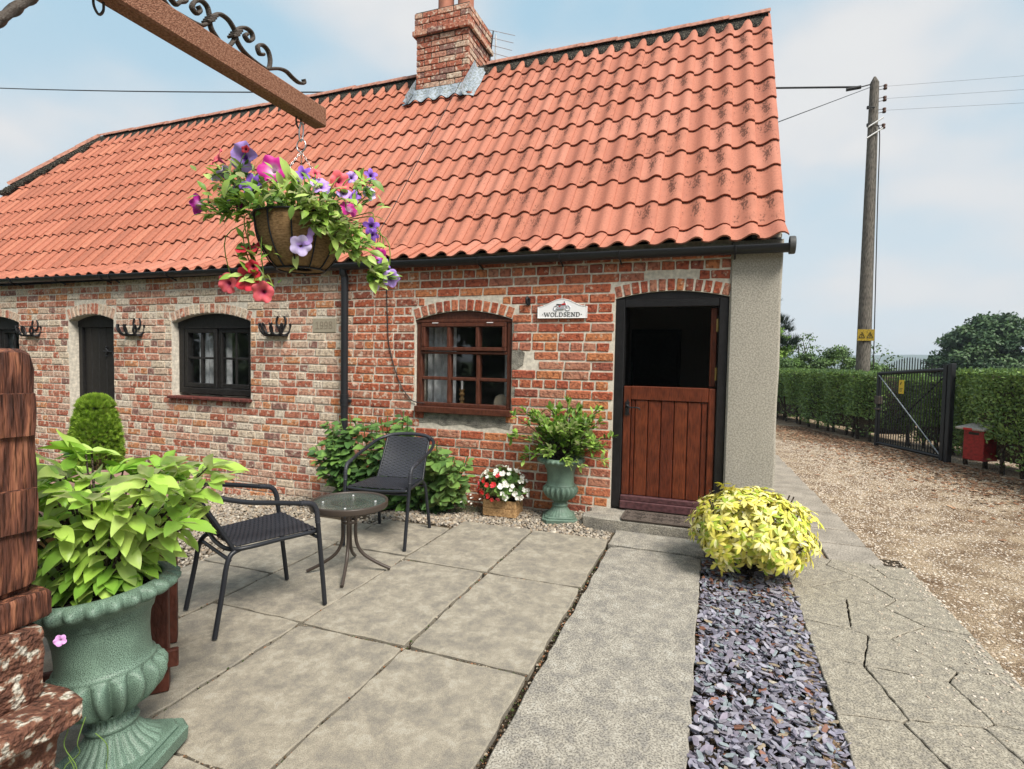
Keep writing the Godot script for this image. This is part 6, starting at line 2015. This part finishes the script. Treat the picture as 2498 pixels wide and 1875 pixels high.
func pole() -> void:
	var c := Vector3(2.74, 0.0, -7.72)
	var t := thing("utility_pole", c, 0.0, "tall grey wooden electricity pole behind the hedge", "utility pole")
	var p := MB.new()
	p.tube([Vector3(-0.03, -0.3, 0), Vector3(-0.02, 2.0, -0.06), Vector3(-0.01, 4.5, -0.16), Vector3(0.0, 6.85, -0.25), Vector3(0.0, 6.97, -0.255)], [0.13, 0.122, 0.10, 0.078, 0.02], 16)
	obj("shaft", p, M.pole, t)
	var cb := MB.new()
	cb.tube(smooth([Vector3(0.03, 6.0, -0.11), Vector3(0.09, 5.8, -0.1), Vector3(0.10, 4.5, -0.06), Vector3(0.125, 2.0, 0.03), Vector3(0.14, 0.5, 0.06)]), 0.010, 6)
	obj("cable_run", cb, M.cable, t)
	for k in 4:
		var y: float = [6.72, 6.50, 6.28, 5.98][k]
		var i := MB.new()
		i.tube([Vector3(0.06, y + 0.03, -0.2), Vector3(0.17, y + 0.03, -0.18)], 0.006, 5)
		i.tube([Vector3(0.06, y - 0.03, -0.2), Vector3(0.17, y - 0.03, -0.18)], 0.006, 5)
		i.lathe([Vector2(0.0, -0.045), Vector2(0.03, -0.045), Vector2(0.035, -0.02), Vector2(0.022, 0.0), Vector2(0.035, 0.02), Vector2(0.03, 0.045), Vector2(0.0, 0.045)], 10, Transform3D(Basis(), Vector3(0.165, y, -0.18)))
		obj("insulator", i, mat(Color(0.09, 0.045, 0.03), 0.3), t)
	for k in 2:
		var i := MB.new()
		var y: float = [6.02, 5.82][k]
		i.tube([Vector3(-0.12, y - 0.06, -0.10), Vector3(0.14, y + 0.10, -0.10)], 0.014, 6)
		obj("strut", i, M.white, t)
	for q in [[-0.13, 6.35], [-0.12, 6.02]]:
		var i := MB.new()
		i.tube([Vector3(0.0, q[1], -0.15), Vector3(q[0], q[1] - 0.02, -0.08)], 0.010, 6)
		i.box(Transform3D(Basis(), Vector3(q[0], q[1] - 0.02, -0.08)), Vector3(0.04, 0.06, 0.04), 0.008)
		obj("bracket", i, M.iron, t)
	var sg := thing("pole_sign", c + Vector3(-0.025, 1.96, 0.085), 0.12, "small yellow warning plate with two triangles on the pole", "sign")
	var s := MB.new()
	s.bx(-0.145, 0.145, -0.11, 0.11, 0.0, 0.006, 0.001)
	obj("plate", s, mat(Color(0.42, 0.29, 0.02), 0.6, T.mottle, 3.0), sg)
	for sx in [-0.07, 0.07]:
		var m := MB.new()
		m.tube([Vector3(sx - 0.05, -0.05, 0.009), Vector3(sx + 0.05, -0.05, 0.009), Vector3(sx, 0.06, 0.009), Vector3(sx - 0.05, -0.05, 0.009)], 0.006, 4, false)
		m.tube([Vector3(sx - 0.01, 0.02, 0.009), Vector3(sx + 0.012, -0.005, 0.009), Vector3(sx - 0.005, -0.01, 0.009), Vector3(sx + 0.005, -0.04, 0.009)], 0.004, 4, false)
		obj("symbol", m, M.ink, sg)
	# wires
	var w := MB.new()
	var pts := []
	for k in 40:
		var f := k / 39.0
		pts.append(Vector3(2.5, 6.78, -7.9).lerp(Vector3(-46.0, 15.9, -10.6), f) - Vector3(0, 1.6 * sin(PI * f) * 0.22, 0))
	w.tube(pts, 0.020, 5)
	w.tube([Vector3(2.68, 6.82, -7.93), Vector3(2.5, 6.78, -7.9)], 0.012, 5)
	w.tube([Vector3(2.50, 6.78, -7.9), Vector3(2.25, 6.765, -7.9)], 0.035, 8)
	tag(obj("power_cable", w, M.cable), "thick black overhead cable running from the pole behind the roof", "cable")
	w = MB.new()
	w.tube([Vector3(2.66, 6.76, -7.92), Vector3(0.42, 4.0, -2.2)], 0.006, 5)
	tag(obj("service_wire", w, M.cable), "thin wire sloping from the pole top down to the gable", "wire")
	for k in 3:
		w = MB.new()
		w.tube([Vector3(2.92, [6.73, 6.5, 6.28][k], -7.9), Vector3(14.0, [7.6, 7.25, 6.9][k], -11.5)], 0.0022, 4)
		tag(obj("overhead_line", w, M.cable), ["top thin line leaving the pole to the right", "middle thin line leaving the pole to the right", "lowest thin line leaving the pole to the right"][k], "wire")
# a tree of boughs: leaf clumps set round the ends of many twigs
func tree(called: String, at: Vector3, h: float, wide: float, clear: float, label: String, group: String, cols: Array, leaf: MB, lsize: float, boughs: int, per: int, sd: int, airy := 1.0, needle := false) -> void:
	rng.seed = sd
	var t := thing(called, at, 0.0, label, "tree", group)
	var tr := MB.new()
	var r0 := 0.028 * h
	tr.tube(smooth([Vector3.ZERO, Vector3(rf(-0.1, 0.1), h * 0.35, rf(-0.1, 0.1)), Vector3(rf(-0.2, 0.2), h * 0.85, rf(-0.2, 0.2))], 4), [r0, r0 * 0.95, r0 * 0.9, r0 * 0.8, r0 * 0.7, r0 * 0.55, r0 * 0.4, r0 * 0.3, r0 * 0.15], 8)
	var xs := []; var cs := []
	for k in boughs:
		var f := sqrt(rng.randf())
		var y: float = lerp(clear, 1.0, rng.randf()) * h
		var fy: float = (y / h - clear) / (1.0 - clear)
		var prof: float = sqrt(max(0.05, 1.0 - pow(fy * 1.9 - 0.75, 2.0))) if not needle else (1.0 - fy * 0.85)
		var an := rf(0, TAU)
		var e := Vector3(cos(an) * wide * 0.5 * prof * lerp(0.45, 1.0, f), y, sin(an) * wide * 0.5 * prof * lerp(0.45, 1.0, f))
		var b0 := Vector3(0, max(clear * h * 0.7, y - wide * 0.3), 0)
		if k % 3 == 0: tr.tube(smooth([b0, b0.lerp(e, 0.5) + Vector3.UP * 0.05 * h * rf(-1, 1), e], 3), [r0 * 0.28, r0 * 0.2, r0 * 0.16, r0 * 0.12, r0 * 0.09, r0 * 0.06, r0 * 0.04], 5)
		var cr: float = wide * 0.085 * rf(0.7, 1.35) * airy
		var tone: Color = pick(cols)
		for q in per:
			var d := rvec()
			var p := e + d * Vector3(1.25, 0.62, 1.25) * cr
			var nr := (d + Vector3.UP * 0.7).normalized()
			var dr := (rvec() + Vector3.DOWN * 0.15 + d * 0.5).normalized() if not needle else (d + Vector3.UP * 0.9).normalized()
			xs.append(Transform3D(look(dr, nr) * Basis.from_scale(Vector3.ONE * lsize * rf(0.7, 1.3)), p))
			cs.append(tone * rf(0.75, 1.25))
	obj("trunk", tr, M.bark, t)
	scatter("crown", leaf, leafmat(Color(1, 1, 1), 0.5, 0.35, true), xs, cs, t)
func build_far() -> void:
	rng.seed = 90
	hedge(HA, HB, 1.235, "long clipped hedge running away behind the gate", 46000)
	hedge(HC, HD, 1.315, "clipped hedge at the right with the red box in it", 42000, true)
	var hb := Vector3(2.66, 0, -6.55) + Vector3(0.35, 0, -0.1)
	hedge(hb, HC + Vector3(0.35, 0, -0.1), 1.15, "piece of hedge seen through the gate bars", 22000)
	gate(); post_box(); pole()
	var lf := leaf_shape(1.0, 0.62, 0.15, 0.2, 0.0, 5, 0.5, 3)
	var nd := MB.new()
	for k in 6:
		var an := TAU * k / 6.0
		var d := Vector3(cos(an) * 0.35, 0.95, sin(an) * 0.35)
		var n := d.cross(Vector3.UP).normalized() * 0.035
		nd.tri(n, -n, d); nd.tri(-n, n, d)
	var dark := [Color(0.05, 0.095, 0.045), Color(0.065, 0.12, 0.05), Color(0.042, 0.08, 0.038), Color(0.085, 0.145, 0.06)]
	var mid := [Color(0.085, 0.15, 0.045), Color(0.11, 0.19, 0.055), Color(0.07, 0.125, 0.04)]
	var lime := [Color(0.15, 0.27, 0.05), Color(0.11, 0.21, 0.045), Color(0.20, 0.32, 0.06)]
	tree("broadleaf_tree", Vector3(11.9, -0.3, -26.5), 3.95, 4.5, 0.05, "dark rounded tree beyond the hedge at the right", "trees beyond the hedge", dark, lf, 0.15, 170, 240, 101)
	tree("broadleaf_tree", Vector3(14.3, -0.3, -27.5), 4.5, 3.4, 0.05, "taller dark tree cut by the right edge of the photo", "trees beyond the hedge", dark, lf, 0.15, 120, 240, 102)
	tree("pine_tree", Vector3(1.05, -0.3, -13.4), 4.4, 2.6, 0.45, "dark pine with bristly branches just right of the gable", "trees beyond the hedge", [Color(0.03, 0.055, 0.035), Color(0.04, 0.07, 0.04), Color(0.022, 0.045, 0.028)], nd, 0.16, 90, 70, 103, 0.8, true)
	tree("garden_tree", Vector3(1.55, -0.3, -13.0), 2.75, 1.7, 0.15, "light green young tree behind the hedge beside the gable", "trees beyond the hedge", lime, lf, 0.065, 70, 120, 104)
	tree("bare_shrub", Vector3(2.6, -0.3, -14.2), 2.65, 1.6, 0.3, "thin twiggy shrub with few leaves left of the pole", "trees beyond the hedge", mid, lf, 0.07, 60, 12, 105, 1.3)
	tree("bare_shrub", Vector3(4.3, -0.3, -13.6), 2.25, 1.5, 0.3, "thin twiggy shrub with few leaves right of the pole", "trees beyond the hedge", mid, lf, 0.07, 50, 12, 106, 1.3)
	for k in 4:
		tree("round_bush", [Vector3(2.4, -0.3, -13.0), Vector3(3.3, -0.3, -13.4), Vector3(4.2, -0.3, -13.0), Vector3(1.7, -0.3, -12.0)][k], [1.95, 2.15, 1.7, 1.8][k], 1.7, 0.0, ["rounded green bush behind the hedge under the bare twigs", "rounded green bush behind the hedge left of the pole", "low green bush behind the hedge right of the pole", "dark low bush behind the hedge beside the gable"][k], "trees beyond the hedge", mid, lf, 0.055, 80, 170, 110 + k)
	for k in 3:
		tree("lime_sapling", [Vector3(5.2, -0.1, -5.6), Vector3(5.9, -0.1, -5.2), Vector3(4.9, -0.1, -6.2)][k], [1.55, 1.42, 1.45][k], 0.55, 0.5, ["tall lime green shoots poking above the right hedge", "short lime green shoots above the right hedge", "lime green shoots above the hedge beside the gate post"][k], "shoots above the hedge", lime, lf, 0.07, 22, 12, 120 + k)
	# distant ridge
	var hl := MB.new()
	var P := []
	for r in 8:
		var row := PackedVector3Array()
		for q in 60:
			var x: float = lerp(-500.0, 1400.0, q / 59.0)
			var f: float = sin(PI * r / 7.0)
			row.append(Vector3(x, -2.0 + f * (23.0 + 4.0 * sin(x * 0.006 + 0.2) + 2.0 * sin(x * 0.021)), -1000.0 - r * 60.0))
		P.append(row)
	hl.grid(P, false, false, false)
	struct("hill", hl, M.hill)
	# what the window panes mirror: trees and a rail fence across the lawn behind the camera
	var spots := [Vector3(-20, -0.3, 4.5), Vector3(-19.5, -0.3, 8), Vector3(-18, -0.3, 11.5), Vector3(-15.5, -0.3, 14), Vector3(-12.5, -0.3, 16), Vector3(-9.5, -0.3, 16.5), Vector3(-6.5, -0.3, 17.5), Vector3(-3, -0.3, 17), Vector3(0.5, -0.3, 18), Vector3(4, -0.3, 16.5)]
	for k in spots.size():
		tree("lawn_tree", spots[k], 5.5 + fposmod(k * 0.7, 1.5), 4.8, 0.02, "tree on the lawn behind the camera, mirrored in the windows", "trees behind the camera", dark, lf, 0.42, 90, 40, 130 + k)
	var fe := thing("rail_fence", Vector3(-4, -0.3, 10.5), 0.0, "wooden post and rail fence behind the camera", "fence")
	for k in 9:
		var b := MB.new(); b.bx(-8.0 + k * 2.0 - 0.06, -8.0 + k * 2.0 + 0.06, 0, 1.25, -0.06, 0.06, 0.01)
		obj("post", b, M.pole, fe)
	for y in [0.4, 0.75, 1.1]:
		var b := MB.new(); b.bx(-8.1, 8.1, y - 0.05, y + 0.05, 0.062, 0.10, 0.006)
		obj("rail", b, M.pole, fe)
func sky_image() -> ImageTexture:
	var W := 1024
	var H := 512
	var im := Image.create(W, H, false, Image.FORMAT_RGBF)
	var f := FastNoiseLite.new()
	f.seed = 4; f.frequency = 1.6; f.fractal_octaves = 5; f.fractal_type = FastNoiseLite.FRACTAL_FBM; f.noise_type = FastNoiseLite.TYPE_SIMPLEX_SMOOTH
	var white := [[Vector3(-0.50, 0.51, -0.70), 0.30], [Vector3(-0.215, 0.526, -0.823), 0.3], [Vector3(-0.685, 0.434, -0.585), 0.14], [Vector3(0.25, 0.27, -0.93), 0.16], [Vector3(0.36, 0.20, -0.91), 0.2], [Vector3(0.05, 0.52, -0.85), 0.2]]
	var blue := [[Vector3(-0.83, 0.36, -0.42), 0.22], [Vector3(0.33, 0.42, -0.85), 0.13], [Vector3(0.16, 0.38, -0.91), 0.10], [Vector3(-0.86, 0.245, -0.458), 0.16], [Vector3(0.11, 0.2, -0.97), 0.08]]
	for y in H:
		var el := PI / 2 - PI * (y + 0.5) / H
		for x in W:
			var az := TAU * (x + 0.5) / W
			var d := Vector3(sin(az) * cos(el), sin(el), -cos(az) * cos(el)) * Vector3(-1, 1, -1)
			var c: Color
			var up: float = max(d.y, 0.0)
			var air := Color(0.54, 0.61, 0.66).lerp(Color(0.33, 0.50, 0.62), smoothstep(0.0, 0.55, up))
			var q := d / (0.35 + up)
			var m := 0.18 + f.get_noise_3d(q.x * 0.9, up * 1.2, q.z * 0.9) * 1.5
			for b in white: m += 0.75 * exp(-(d - b[0]).length_squared() / (b[1] * b[1]))
			for b in blue: m -= 0.85 * exp(-(d - b[0]).length_squared() / (b[1] * b[1]))
			var k := smoothstep(-0.45, 0.85, m)
			var cl := Color(0.62, 0.62, 0.63).lerp(Color(0.66, 0.655, 0.65), smoothstep(0.3, 1.2, m))
			c = air.lerp(cl, k * 0.92)
			c = c.lerp(Color(0.56, 0.60, 0.62), 0.75 * exp(-up * 9.0))
			if d.y < 0.0: c = c.lerp(Color(0.3, 0.3, 0.28), clamp(-d.y * 6.0, 0.0, 1.0))
			im.set_pixel(x, y, c)
	return ImageTexture.create_from_image(im)

func _ready() -> void:
	var cam := Camera3D.new()
	cam.name = "camera"
	cam.position = EYE
	cam.rotation = Vector3(-0.04407, 0.35399, 0.01803)
	cam.fov = rad_to_deg(2.0 * atan(937.5 / 1330.8))
	cam.near = 0.02; cam.far = 4000.0
	add_child(cam)
	var we := WorldEnvironment.new()
	we.name = "environment"
	var env := Environment.new()
	env.background_mode = Environment.BG_SKY
	var sky := Sky.new()
	var pm := PanoramaSkyMaterial.new()
	pm.panorama = sky_image()
	sky.sky_material = pm
	env.sky = sky
	env.background_energy_multiplier = 0.88
	env.tonemap_mode = Environment.TONE_MAPPER_LINEAR
	env.tonemap_exposure = 1.45
	env.sdfgi_enabled = true; env.ssao_enabled = true; env.ssil_enabled = true
	env.fog_enabled = true; env.fog_density = 0.0007; env.fog_light_color = Color(0.80, 0.86, 0.92)
	we.environment = env
	add_child(we)
	var sun := DirectionalLight3D.new()
	sun.name = "sun"
	sun.light_energy = 1.35
	sun.light_color = Color(1.0, 0.97, 0.93)
	sun.light_angular_distance = 24.0
	sun.shadow_enabled = true
	sun.look_at_from_position(Vector3(5.0, 7.5, 3.6), Vector3.ZERO, Vector3.UP)
	add_child(sun)
	make_materials()
	print("materials"); build_house()
	print("house"); build_ground()
	print("ground"); build_things()
	print("things"); build_far()
	print("done")
